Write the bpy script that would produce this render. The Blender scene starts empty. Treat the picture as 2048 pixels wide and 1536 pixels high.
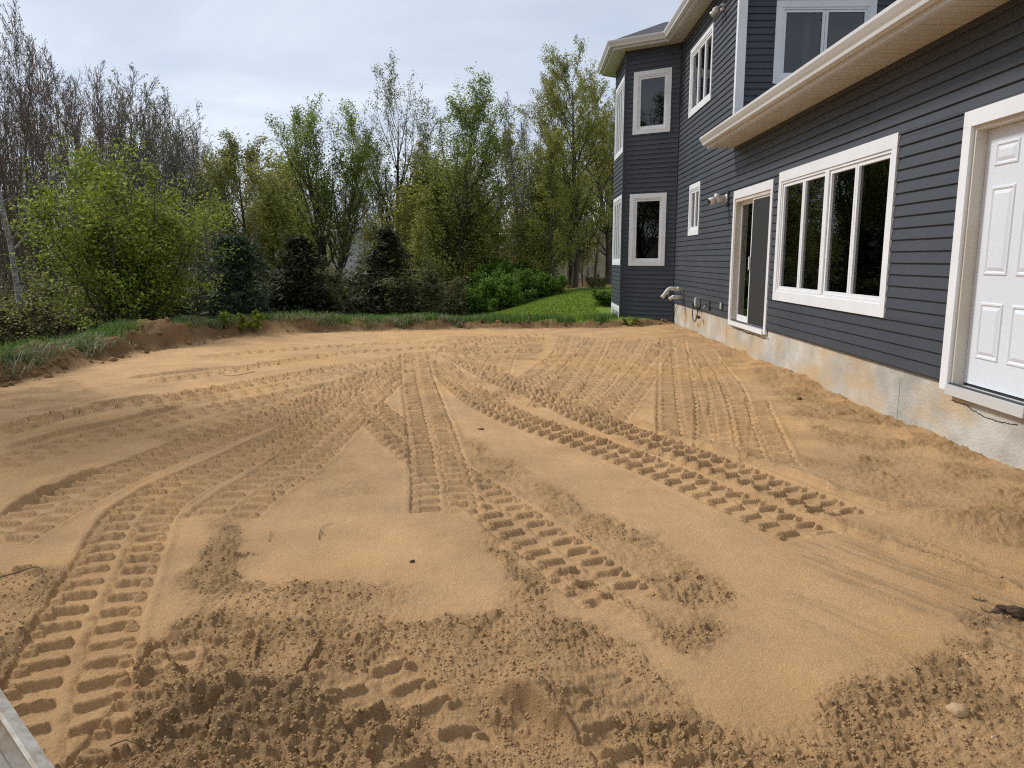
import bpy, math, random
import numpy as np
from mathutils import Vector
R = math.radians
random.seed(7); rng = np.random.default_rng(7)
scene = bpy.context.scene
COL = scene.collection

# ------------------------------------------------------------------ camera
FPX, W0, H0 = 1500.0, 2048.0, 1536.0        # focal length in pixels of a 2048 px wide frame
PITCH, YAW, CAMZ = R(9.46), R(1.03), 1.5
cam_d = bpy.data.cameras.new('camera'); cam = bpy.data.objects.new('camera', cam_d); COL.objects.link(cam)
cam_d.sensor_width = 36; cam_d.lens = FPX / W0 * 36; cam_d.clip_start = .05; cam_d.clip_end = 2000
cam.location = (0, 0, CAMZ); cam.rotation_euler = (R(90) - PITCH, 0, YAW)
scene.camera = cam

# ------------------------------------------------------------------ sky, sun, exposure
SUN_EL, SUN_AZ = 43, 62                       # azimuth: degrees to the left of +Y
wd = bpy.data.worlds.new('World'); scene.world = wd; wd.use_nodes = True
nt = wd.node_tree; nt.nodes.clear()
def N(t, **k):
    n = nt.nodes.new(t)
    for a, b in k.items(): setattr(n, a, b)
    return n
out = N('ShaderNodeOutputWorld'); bg = N('ShaderNodeBackground'); bg.inputs[1].default_value = .1
sky = N('ShaderNodeTexSky', sky_type='NISHITA', sun_disc=False, sun_elevation=R(SUN_EL), sun_rotation=R(-SUN_AZ))
tc = N('ShaderNodeTexCoord'); sep = N('ShaderNodeSeparateXYZ'); nt.links.new(tc.outputs['Generated'], sep.inputs[0])
zz = N('ShaderNodeMath', operation='ADD'); nt.links.new(sep.outputs[2], zz.inputs[0]); zz.inputs[1].default_value = .22
zm = N('ShaderNodeMath', operation='MAXIMUM'); nt.links.new(zz.outputs[0], zm.inputs[0]); zm.inputs[1].default_value = .1
dx = N('ShaderNodeMath', operation='DIVIDE'); nt.links.new(sep.outputs[0], dx.inputs[0]); nt.links.new(zm.outputs[0], dx.inputs[1])
dy = N('ShaderNodeMath', operation='DIVIDE'); nt.links.new(sep.outputs[1], dy.inputs[0]); nt.links.new(zm.outputs[0], dy.inputs[1])
cmb = N('ShaderNodeCombineXYZ'); nt.links.new(dx.outputs[0], cmb.inputs[0]); nt.links.new(dy.outputs[0], cmb.inputs[1])
mp = N('ShaderNodeMapping'); mp.inputs['Scale'].default_value = (.8, 1.35, 1); mp.inputs['Location'].default_value = (.4, .35, 0)
nt.links.new(cmb.outputs[0], mp.inputs[0])
cn = N('ShaderNodeTexNoise'); cn.inputs['Scale'].default_value = 1.1; cn.inputs['Detail'].default_value = 6; cn.inputs['Roughness'].default_value = .52; cn.inputs['Distortion'].default_value = .35
nt.links.new(mp.outputs[0], cn.inputs['Vector'])
cr = N('ShaderNodeValToRGB'); e = cr.color_ramp.elements
e[0].position = .30; e[0].color = (.50, .565, .69, 1); e[1].position = .70; e[1].color = (.86, .90, .96, 1)
m_ = e.new(.5); m_.color = (.65, .71, .82, 1)
nt.links.new(cn.outputs[0], cr.inputs[0])
sc_ = N('ShaderNodeVectorMath', operation='SCALE'); sc_.inputs['Scale'].default_value = 5.6
mr = N('ShaderNodeMapRange'); mr.inputs[1].default_value = .0; mr.inputs[2].default_value = .5; mr.inputs[3].default_value = 1.06 * 5.6; mr.inputs[4].default_value = .82 * 5.6
nt.links.new(sep.outputs[2], mr.inputs[0]); nt.links.new(mr.outputs[0], sc_.inputs['Scale'])
nt.links.new(cr.outputs[0], sc_.inputs[0])
mx = N('ShaderNodeMix', data_type='RGBA'); mx.inputs[0].default_value = .9
nt.links.new(sky.outputs[0], mx.inputs[6]); nt.links.new(sc_.outputs[0], mx.inputs[7])
nt.links.new(mx.outputs[2], bg.inputs[0]); nt.links.new(bg.outputs[0], out.inputs[0])
sl = bpy.data.lights.new('sun', 'SUN'); sun = bpy.data.objects.new('sun', sl); COL.objects.link(sun)
sl.energy = 1.5; sl.angle = R(10); sl.color = (1, .975, .94)
sdir = Vector((-math.sin(R(SUN_AZ)) * math.cos(R(SUN_EL)), math.cos(R(SUN_AZ)) * math.cos(R(SUN_EL)), math.sin(R(SUN_EL))))
sun.rotation_euler = sdir.to_track_quat('Z', 'Y').to_euler(); sun.location = (-20, 20, 30)
vs = scene.view_settings; vs.view_transform = 'Standard'; vs.look = 'None'; vs.exposure = 0.98; vs.gamma = 1; vs.use_curve_mapping = False
scene.cycles.use_denoising = False; scene.cycles.filter_width = 1.15

# ------------------------------------------------------------------ pixel rays
_s, _c, _sp, _cp = math.sin(YAW), math.cos(YAW), math.sin(PITCH), math.cos(PITCH)
F_ = np.array([-_s * _cp, _c * _cp, -_sp]); R_ = np.array([_c, _s, 0]); U_ = np.array([-_s * _sp, _c * _sp, _cp])
CAM = np.array([0, 0, CAMZ])
def ray(px, py): return F_ + R_ * ((px - 1024) / FPX) - U_ * ((py - 768) / FPX)
def ground(px, py, z=0.0):
    d = ray(px, py); t = (z - CAMZ) / d[2]; p = CAM + d * t; return (p[0], p[1])
def onwall(px, py, o, n):                     # hit of a pixel ray with a vertical plane through o, normal n
    d = ray(px, py); t = ((o[0] - 0) * n[0] + (o[1] - 0) * n[1]) / (d[0] * n[0] + d[1] * n[1]); return CAM + d * t
def at_depth(px, py, Y):
    d = ray(px, py); return CAM + d * (Y / d[1])

# ------------------------------------------------------------------ materials
def mat(name, base, rough=.7, **kw):
    m = bpy.data.materials.new(name); m.use_nodes = True
    b = m.node_tree.nodes['Principled BSDF']; b.inputs['Base Color'].default_value = (*base, 1); b.inputs['Roughness'].default_value = rough
    b.inputs['Specular IOR Level'].default_value = kw.get('spec', .4); b.inputs['Metallic'].default_value = kw.get('metal', 0)
    return m
def nodes(m): return m.node_tree.nodes, m.node_tree.links, m.node_tree.nodes['Principled BSDF']
def grime(m, c1, c2, scale=2.0, stretch=(1, 1, 1), bump=0, bscale=60, detail=6, lo=.35, hi=.7, rough=None):
    n, l, b = nodes(m)
    t = n.new('ShaderNodeTexCoord'); mp = n.new('ShaderNodeMapping'); mp.inputs['Scale'].default_value = stretch
    l.new(t.outputs['Object'], mp.inputs[0])
    x = n.new('ShaderNodeTexNoise'); x.inputs['Scale'].default_value = scale; x.inputs['Detail'].default_value = detail; x.inputs['Roughness'].default_value = .6
    l.new(mp.outputs[0], x.inputs['Vector'])
    r = n.new('ShaderNodeValToRGB'); r.color_ramp.elements[0].position = lo; r.color_ramp.elements[1].position = hi
    r.color_ramp.elements[0].color = (*c1, 1); r.color_ramp.elements[1].color = (*c2, 1)
    l.new(x.outputs[0], r.inputs[0]); l.new(r.outputs[0], b.inputs['Base Color'])
    if bump:
        y = n.new('ShaderNodeTexNoise'); y.inputs['Scale'].default_value = bscale; y.inputs['Detail'].default_value = 4
        l.new(mp.outputs[0], y.inputs['Vector'])
        bu = n.new('ShaderNodeBump'); bu.inputs['Strength'].default_value = bump; bu.inputs['Distance'].default_value = .01
        l.new(y.outputs[0], bu.inputs['Height']); l.new(bu.outputs[0], b.inputs['Normal'])
    return m
M = {}
M['siding'] = grime(mat('vinyl_siding', (.05, .055, .068), .5, spec=.35), (.048, .055, .066), (.062, .070, .083), .9, (1, 1, 1), .12, 45)
M['corner'] = mat('corner_trim_dark', (.045, .05, .062), .45)
M['white'] = grime(mat('white_trim', (.8, .8, .8), .42), (.795, .81, .825), (.865, .88, .895), 2.5)
M['door'] = grime(mat('white_door_paint', (.78, .79, .82), .38), (.72, .75, .80), (.77, .80, .85), 1.2)
M['almond'] = grime(mat('almond_aluminium', (.6, .58, .54), .38), (.64, .645, .64), (.73, .735, .735), 1.5, (1, .3, 1))
M['soffit'] = grime(mat('soffit_vinyl', (.52, .47, .40), .5), (.55, .535, .50), (.62, .605, .575), 2.0)
M['jamb'] = grime(mat('jamb_wood', (.62, .58, .50), .5), (.56, .51, .42), (.70, .68, .63), 3, (1, 1, .3))
M['rubber'] = mat('black_rubber', (.015, .015, .016), .6)
M['cable'] = mat('grey_cable', (.06, .06, .065), .5)
M['pvc'] = grime(mat('pvc', (.72, .70, .66), .35), (.66, .63, .57), (.76, .75, .72), 6)
M['greymetal'] = mat('grey_metal_box', (.36, .38, .39), .45, metal=.3)
M['shingle'] = grime(mat('shingle', (.06, .06, .065), .9), (.04, .04, .043), (.10, .10, .105), 14, (1, 1, 1), .6, 40)
M['room'] = mat('room_dark', (.035, .034, .032), .9)
M['curtain'] = mat('curtain', (.55, .57, .58), .9)
M['blind'] = mat('vertical_blind', (.5, .5, .47), .7)
M['screen'] = mat('insect_screen', (.035, .035, .036), .75, spec=.25)
M['alum'] = mat('sill_alum', (.68, .68, .67), .4, metal=.2)
# architectural glass: clear pane with a fresnel reflection
def glass(name, tint):
    m = bpy.data.materials.new(name); m.use_nodes = True; n, l = m.node_tree.nodes, m.node_tree.links; n.clear()
    o = n.new('ShaderNodeOutputMaterial'); mixs = n.new('ShaderNodeMixShader'); tr = n.new('ShaderNodeBsdfTransparent'); gl = n.new('ShaderNodeBsdfGlossy')
    tr.inputs[0].default_value = (*tint, 1); gl.inputs[0].default_value = (.95, .97, 1, 1); gl.inputs['Roughness'].default_value = .012
    fr = n.new('ShaderNodeFresnel'); fr.inputs[0].default_value = 1.6
    tn = n.new('ShaderNodeTexNoise'); tn.inputs['Scale'].default_value = 1.3; tn.inputs['Detail'].default_value = 1
    tcn = n.new('ShaderNodeTexCoord'); l.new(tcn.outputs['Object'], tn.inputs['Vector'])
    bu = n.new('ShaderNodeBump'); bu.inputs['Strength'].default_value = .05; bu.inputs['Distance'].default_value = .02
    l.new(tn.outputs[0], bu.inputs['Height']); l.new(bu.outputs[0], gl.inputs['Normal'])
    l.new(fr.outputs[0], mixs.inputs[0]); l.new(tr.outputs[0], mixs.inputs[1]); l.new(gl.outputs[0], mixs.inputs[2]); l.new(mixs.outputs[0], o.inputs[0])
    return m
M['glass'] = glass('window_glass', (.55, .6, .58))
# concrete: stains, form lines
mc = grime(mat('concrete', (.4, .37, .31), .85), (.37, .355, .31), (.64, .615, .54), 2.2, (1, 1, 1.2), .6, 35)
n, l, b = nodes(mc)
old = b.inputs['Base Color'].links[0].from_socket
t = n.new('ShaderNodeTexCoord'); mp = n.new('ShaderNodeMapping'); mp.inputs['Scale'].default_value = (1, .55, 1.5); l.new(t.outputs['Object'], mp.inputs[0])
x = n.new('ShaderNodeTexNoise'); x.inputs['Scale'].default_value = 1.9; x.inputs['Detail'].default_value = 5; l.new(mp.outputs[0], x.inputs['Vector'])
r = n.new('ShaderNodeValToRGB'); r.color_ramp.elements[0].position = .45; r.color_ramp.elements[1].position = .68; r.color_ramp.elements[0].color = (0, 0, 0, 1); r.color_ramp.elements[1].color = (.9, .9, .9, 1)
l.new(x.outputs[0], r.inputs[0])
mm = n.new('ShaderNodeMix'); mm.data_type = 'RGBA'; l.new(r.outputs[0], mm.inputs[0]); l.new(old, mm.inputs[6]); mm.inputs[7].default_value = (.56, .40, .22, 1)
l.new(mm.outputs[2], b.inputs['Base Color'])
M['concrete'] = mc
M['crack'] = mat('crack_dark', (.05, .042, .035), 1)
# ground: colour attribute times grain noise, fine bump
mg = mat('ground_soil', (.4, .3, .2), .95, spec=.12); n, l, b = nodes(mg)
at = n.new('ShaderNodeVertexColor'); at.layer_name = 'Col'
t = n.new('ShaderNodeTexCoord')
def nz(scale, detail=5, rough=.6):
    q = n.new('ShaderNodeTexNoise'); q.inputs['Scale'].default_value = scale; q.inputs['Detail'].default_value = detail; q.inputs['Roughness'].default_value = rough
    l.new(t.outputs['Object'], q.inputs['Vector']); return q
def ramp(src, a, bb, va, vb):
    q = n.new('ShaderNodeMapRange'); q.inputs[1].default_value = a; q.inputs[2].default_value = bb; q.inputs[3].default_value = va; q.inputs[4].default_value = vb; l.new(src, q.inputs[0]); return q.outputs[0]
g1 = ramp(nz(160, 3).outputs[0], .3, .7, .80, 1.17); g2 = ramp(nz(2.1, 6).outputs[0], .3, .7, .88, 1.10); g3 = ramp(nz(420, 2).outputs[0], .66, .74, 1, 1.5)
mu = n.new('ShaderNodeMath'); mu.operation = 'MULTIPLY'; l.new(g1, mu.inputs[0]); l.new(g2, mu.inputs[1])
mu2 = n.new('ShaderNodeMath'); mu2.operation = 'MULTIPLY'; l.new(mu.outputs[0], mu2.inputs[0]); l.new(g3, mu2.inputs[1])
vm = n.new('ShaderNodeVectorMath'); vm.operation = 'SCALE'; l.new(at.outputs[0], vm.inputs[0]); l.new(mu2.outputs[0], vm.inputs['Scale']); l.new(vm.outputs[0], b.inputs['Base Color'])
bu = n.new('ShaderNodeBump'); bu.inputs['Strength'].default_value = 1.0; bu.inputs['Distance'].default_value = .011
l.new(nz(110, 7, .75).outputs[0], bu.inputs['Height']); l.new(bu.outputs[0], b.inputs['Normal'])
M['ground'] = mg
M['clod'] = grime(mat('sand_clod', (.42, .27, .13), .97, spec=.1), (.36, .225, .11), (.52, .33, .165), 9, (1, 1, 1), .5, 150)
M['darkclod'] = grime(mat('dark_clod', (.1, .07, .045), .97, spec=.1), (.06, .042, .028), (.16, .11, .07), 20, (1, 1, 1), .6, 90)
M['bank'] = grime(mat('bank_earth', (.2, .13, .07), .97, spec=.1), (.17, .10, .05), (.36, .225, .11), 3, (1, 1, 1), .5, 60)
M['stone'] = grime(mat('stone', (.42, .33, .22), .8), (.42, .28, .15), (.56, .38, .21), 20, (1, 1, 1), .4, 60)
M['pebble'] = mat('pale_pebble', (.62, .55, .44), .7)
M['steel'] = grime(mat('worn_steel', (.33, .32, .29), .6, metal=.15), (.24, .17, .10), (.33, .32, .29), 7, (1, 1, 1), .2, 40, lo=.4, hi=.6)
M['steel_rim'] = grime(mat('worn_steel_rim', (.5, .48, .42), .55, metal=.15), (.34, .28, .20), (.58, .56, .51), 30)
M['tarp'] = mat('blue_plastic', (.03, .22, .34), .5)
M['farwall'] = mat('far_white_wall', (.62, .63, .62), .7)
M['farroof'] = mat('far_roof', (.12, .11, .11), .9)
def bark(name, c1, c2, scale=6, stretch=(1, 1, .25)): return grime(mat(name, c1, .95, spec=.1), c1, c2, scale, stretch, .5, 20)
M['bark_dark'] = bark('bark_dark', (.05, .042, .033), (.13, .112, .09))
M['bark_grey'] = bark('bark_grey', (.12, .10, .085), (.24, .21, .18))
M['bark_brown'] = bark('bark_brown', (.135, .10, .076), (.25, .20, .155))
M['bark_birch'] = bark('bark_birch', (.14, .12, .10), (.55, .54, .50), 5, (1, 1, 1.6))
M['brush'] = bark('bark_brush', (.10, .075, .05), (.2, .16, .11))
def leaf(name, c1, c2, c3=None, trans=.35):
    m = bpy.data.materials.new(name); m.use_nodes = True; n, l = m.node_tree.nodes, m.node_tree.links; b = n['Principled BSDF']; o = n['Material Output']
    g = n.new('ShaderNodeNewGeometry'); r = n.new('ShaderNodeValToRGB'); r.color_ramp.elements[0].color = (*c1, 1); r.color_ramp.elements[1].color = (*c2, 1)
    if c3: q = r.color_ramp.elements.new(.85); q.color = (*c2, 1); r.color_ramp.elements[2].color = (*c3, 1)
    l.new(g.outputs['Random Per Island'], r.inputs[0]); l.new(r.outputs[0], b.inputs['Base Color'])
    b.inputs['Roughness'].default_value = .6; b.inputs['Specular IOR Level'].default_value = .2
    tr = n.new('ShaderNodeBsdfTranslucent'); l.new(r.outputs[0], tr.inputs[0]); mx = n.new('ShaderNodeMixShader'); mx.inputs[0].default_value = trans
    l.new(b.outputs[0], mx.inputs[1]); l.new(tr.outputs[0], mx.inputs[2]); l.new(mx.outputs[0], o.inputs[0]); return m
M['leaf_olive'] = leaf('leaf_olive', (.20, .215, .04), (.37, .37, .08), (.48, .45, .13))
M['leaf_green'] = leaf('leaf_spring_green', (.165, .225, .04), (.31, .38, .08), (.44, .48, .14))
M['leaf_pale'] = leaf('leaf_pale', (.19, .20, .09), (.32, .33, .17), (.40, .39, .22))
M['leaf_shrub'] = leaf('leaf_shrub', (.15, .20, .022), (.32, .39, .055), (.48, .53, .11))
M['leaf_bright'] = leaf('leaf_bright', (.065, .135, .015), (.15, .26, .032), (.26, .38, .06))
M['leaf_dull'] = leaf('leaf_dull', (.085, .09, .032), (.17, .165, .065))
M['bud_red'] = leaf('bud_red', (.24, .13, .09), (.36, .24, .16), (.27, .25, .12), .2)
M['bud_tan'] = leaf('bud_tan', (.17, .13, .08), (.28, .25, .15), None, .2)
M['needle_blue'] = leaf('needle_blue', (.028, .05, .025), (.07, .105, .05), None, .15)
M['needle_dark'] = leaf('needle_dark', (.022, .028, .011), (.055, .062, .024), (.10, .095, .04), .15)
M['blade'] = leaf('grass_blade', (.06, .14, .02), (.15, .27, .05), (.36, .33, .18), .3)
M['blade_dry'] = leaf('dry_grass_blade', (.17, .20, .08), (.36, .33, .20), (.14, .2, .05), .2)
M['lawnblade'] = leaf('lawn_blade', (.15, .215, .02), (.24, .32, .04), None, .3)

# ------------------------------------------------------------------ mesh helpers
class MB:
    def __init__(s): s.v = []; s.f = []
    def add(s, v, f):
        o = len(s.v); s.v += [tuple(map(float, p)) for p in v]; s.f += [tuple(o + i for i in q) for q in f]; return s
    def box(s, a, b, frame=None):
        x0, y0, z0 = a; x1, y1, z1 = b
        v = [(x0, y0, z0), (x1, y0, z0), (x1, y1, z0), (x0, y1, z0), (x0, y0, z1), (x1, y0, z1), (x1, y1, z1), (x0, y1, z1)]
        if frame: v = [frame(*p) for p in v]
        return s.add(v, [(3, 2, 1, 0), (4, 5, 6, 7), (0, 1, 5, 4), (1, 2, 6, 5), (2, 3, 7, 6), (3, 0, 4, 7)])
    def prism(s, prof, fa, fb):            # profile list (a,b) -> fa(a,b) and fb(a,b) end points
        k = len(prof); v = [fa(*p) for p in prof] + [fb(*p) for p in prof]
        return s.add(v, [tuple(range(k))[::-1], tuple(range(k, 2 * k))] + [(i, (i + 1) % k, k + (i + 1) % k, k + i) for i in range(k)])
    def tube(s, path, rad, sides=6, cap=True):
        P = [np.array(p, float) for p in path]; k = len(P); rings = []
        if not hasattr(rad, '__len__'): rad = [rad] * k
        prev = None
        for i in range(k):
            d = P[min(i + 1, k - 1)] - P[max(i - 1, 0)]; d = d / (np.linalg.norm(d) + 1e-9)
            if prev is None:
                a = np.array([1., 0, 0]) if abs(d[0]) < .8 else np.array([0, 1., 0])
            else: a = prev
            e1 = a - d * a.dot(d); e1 /= np.linalg.norm(e1) + 1e-9; e2 = np.cross(d, e1); prev = e1
            rings.append([P[i] + rad[i] * (math.cos(t) * e1 + math.sin(t) * e2) for t in [2 * math.pi * j / sides for j in range(sides)]])
        v = [q for r_ in rings for q in r_]; f = []
        for i in range(k - 1):
            for j in range(sides):
                f.append((i * sides + j, i * sides + (j + 1) % sides, (i + 1) * sides + (j + 1) % sides, (i + 1) * sides + j))
        if cap: f += [tuple(range(sides))[::-1], tuple((k - 1) * sides + j for j in range(sides))]
        return s.add(v, f)
    def build(s, name, m, parent=None, smooth=False, recalc=True):
        me = bpy.data.meshes.new(name); me.from_pydata(s.v, [], s.f)
        return obj(name, me, m, parent, smooth, recalc)
def obj(name, me, m, parent=None, smooth=False, recalc=True):
    if m is not None and len(me.materials) == 0: me.materials.append(M[m] if isinstance(m, str) else m)
    if recalc:
        import bmesh
        bm = bmesh.new(); bm.from_mesh(me); bmesh.ops.recalc_face_normals(bm, faces=bm.faces); bm.to_mesh(me); bm.free()
    if smooth: me.polygons.foreach_set('use_smooth', [True] * len(me.polygons))
    o = bpy.data.objects.new(name, me); COL.objects.link(o)
    if parent is not None: o.parent = parent
    return o
def np_mesh(name, V, F4=None, F3=None):
    me = bpy.data.meshes.new(name); V = np.asarray(V, np.float32); me.vertices.add(len(V)); me.vertices.foreach_set('co', V.ravel())
    idx = []; tot = []
    if F4 is not None and len(F4): idx.append(np.asarray(F4, np.int32).ravel()); tot.append(np.full(len(F4), 4, np.int32))
    if F3 is not None and len(F3): idx.append(np.asarray(F3, np.int32).ravel()); tot.append(np.full(len(F3), 3, np.int32))
    idx = np.concatenate(idx); tot = np.concatenate(tot); st = np.concatenate([[0], np.cumsum(tot)[:-1]]).astype(np.int32)
    me.loops.add(len(idx)); me.loops.foreach_set('vertex_index', idx); me.polygons.add(len(tot)); me.polygons.foreach_set('loop_start', st)
    me.update(calc_edges=True); me.validate(); return me
def empty(name, loc=(0, 0, 0), parent=None):
    o = bpy.data.objects.new(name, None); COL.objects.link(o); o.location = loc; o.empty_display_size = .2
    if parent is not None: o.parent = parent
    return o
def tag(o, label=None, cat=None, group=None, kind=None):
    if label: o['label'] = label
    if cat: o['category'] = cat
    if group: o['group'] = group
    if kind: o['kind'] = kind
    return o

# ------------------------------------------------------------------ noise
def _h(ix, iy, s):
    with np.errstate(over='ignore'):
        h = (ix.astype(np.uint32) * np.uint32(374761393) + iy.astype(np.uint32) * np.uint32(668265263) + np.uint32((s * 2246822519) & 0xffffffff))
        h = (h ^ (h >> np.uint32(13))) * np.uint32(1274126177); h = h ^ (h >> np.uint32(16)); h = h * np.uint32(2654435761); h ^= h >> np.uint32(15)
    return h.astype(np.float64) / 4294967295.0
def vn(x, y, s=0):
    x = np.asarray(x, float); y = np.asarray(y, float); ix = np.floor(x); iy = np.floor(y); fx = x - ix; fy = y - iy
    ix = ix.astype(np.int64); iy = iy.astype(np.int64); u = fx * fx * fx * (fx * (fx * 6 - 15) + 10); v = fy * fy * fy * (fy * (fy * 6 - 15) + 10)
    a = _h(ix, iy, s); b_ = _h(ix + 1, iy, s); c = _h(ix, iy + 1, s); d = _h(ix + 1, iy + 1, s)
    return (a * (1 - u) + b_ * u) * (1 - v) + (c * (1 - u) + d * u) * v
def fbm(x, y, o=4, s=0, g=.5):
    r_ = 0; a = 1; t = 0
    for i in range(o):
        r_ = r_ + a * (vn(x * 2 ** i + 17.3 * i, y * 2 ** i - 9.1 * i, s + i) - .5); t += a; a *= g
    return r_ / t * 2
def clods(x, y, s, keep=.75):                # domed lumps, one per cell
    ix = np.floor(x).astype(np.int64); iy = np.floor(y).astype(np.int64); best = np.zeros_like(x)
    for i in (-1, 0, 1):
        for j in (-1, 0, 1):
            cx = ix + i; cy = iy + j; px = cx + _h(cx, cy, s); py = cy + _h(cx, cy, s + 1); rr = .28 + .5 * _h(cx, cy, s + 2); on = _h(cx, cy, s + 3) < keep
            d2 = ((x - px) ** 2 + (y - py) ** 2) / rr ** 2
            best = np.maximum(best, np.where(on, np.clip(1 - d2, 0, 1) ** .75 * rr, 0))
    return best
def sstep(a, b, x): t = np.clip((x - a) / (b - a), 0, 1); return t * t * (3 - 2 * t)
def polydist(x, y, P):                        # signed distance, positive inside
    P = np.asarray(P, float); d2 = np.full(x.shape, 1e18); ins = np.zeros(x.shape, bool); k = len(P)
    for i in range(k):
        ax, ay = P[i]; bx, by = P[(i + 1) % k]; ex, ey = bx - ax, by - ay
        t = np.clip(((x - ax) * ex + (y - ay) * ey) / (ex * ex + ey * ey + 1e-12), 0, 1)
        d2 = np.minimum(d2, (x - ax - t * ex) ** 2 + (y - ay - t * ey) ** 2)
        c = (ay > y) != (by > y); 
        if abs(ey) > 1e-12: ins ^= c & (x < ex * (y - ay) / ey + ax)
    d = np.sqrt(d2); return np.where(ins, d, -d)

def billow(x, y, o=3, s=0, g=.55):            # crumbly: rounded lumps with sharp creases between
    r_ = 0; a = 1; t = 0
    for i in range(o): r_ = r_ + a * np.abs(2 * vn(x * 2.1 ** i + 5.7 * i, y * 2.1 ** i + 3.3 * i, s + i) - 1); t += a; a *= g
    return r_ / t

# ================================================================== GROUND
XW = 3.45                                     # the long house wall stands in the plane x = XW
PAD = [(-9.5, -8), (-9.2, 6)] + [ground(*p) for p in [(0, 772), (100, 750), (200, 724), (300, 703), (390, 689), (440, 676), (530, 668), (640, 665), (830, 660), (1000, 657), (1215, 655)]] + [(XW, 17.3), (14, 17.3), (14, -8)]
def outside(x, y): return -polydist(x, y, PAD)          # metres beyond the edge of the graded pad
def berm_h(x, y):
    hb = .10 + .15 * sstep(0, -5.5, x) + .05 * sstep(-6, -8, x)
    return hb * (.75 + .65 * fbm(x / .7, y / .7, 3, 5))
def terrain(x, y, d=None):
    x = np.asarray(x, float); y = np.asarray(y, float)
    if d is None: d = outside(x, y)
    left = sstep(2.5, -7, x)
    dn = d + .22 * fbm(x / .8, y / .8, 3, 9)
    bh = berm_h(x, y) * sstep(0, .28, dn) * (1 - .85 * sstep(.7, 2.0, dn))
    slope = -(.012 + .115 * left) * np.clip(d - .8, 0, 26) * sstep(.8, 4, d)
    r_ = np.hypot(x, y)
    far = 6.5 * sstep(55, 130, r_) + 10 * sstep(130, 400, r_)
    return bh + slope + far + .42 * sstep(-2.5, 5, x) * sstep(2, 13, d) * (y > 10) + .05 * fbm(x / 2.5, y / 2.5, 3, 2) * sstep(.5, 2.5, d) * (.3 + left)
def lerp(a, b, t): return a + (b - a) * t[..., None]
C_SAND = np.array([.60, .37, .182]); C_ROUGH_SHADE = np.array([.395, .245, .116]); C_DIRT = np.array([.20, .118, .055]); C_DARK = np.array([.15, .115, .075])  # rough tone: browner soil with the shade between clods put into the colour
C_LAWN = np.array([.15, .215, .03]); C_LITTER = np.array([.11, .082, .048])
def outer_col(x, y, d):
    n1 = fbm(x / .5, y / .5, 4, 31); n2 = fbm(x / 3, y / 3, 3, 33)
    c = np.broadcast_to(C_DIRT, x.shape + (3,)).copy() * (1 + .35 * n1)[..., None]
    lawn = sstep(-5.2, -3.4, x + 1.2 * n2) * sstep(.35, .9, d + .3 * n1)
    grassy = sstep(.4, .9, d + .4 * n1) * (1 - sstep(2.0, 4.5, d + n2))
    litter = sstep(2.0, 4.5, d + n2)
    c = lerp(c, C_LITTER * 1.0, litter * (1 - lawn)); c = lerp(c, C_LAWN * .75, np.maximum(grassy * .85, 0)); c = lerp(c, C_LAWN, lawn * (1 - sstep(34, 40, y + 2 * n2)))
    far = sstep(40, 60, np.hypot(x, y)); c = lerp(c, np.array([.10, .085, .055]), far)
    return c

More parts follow.
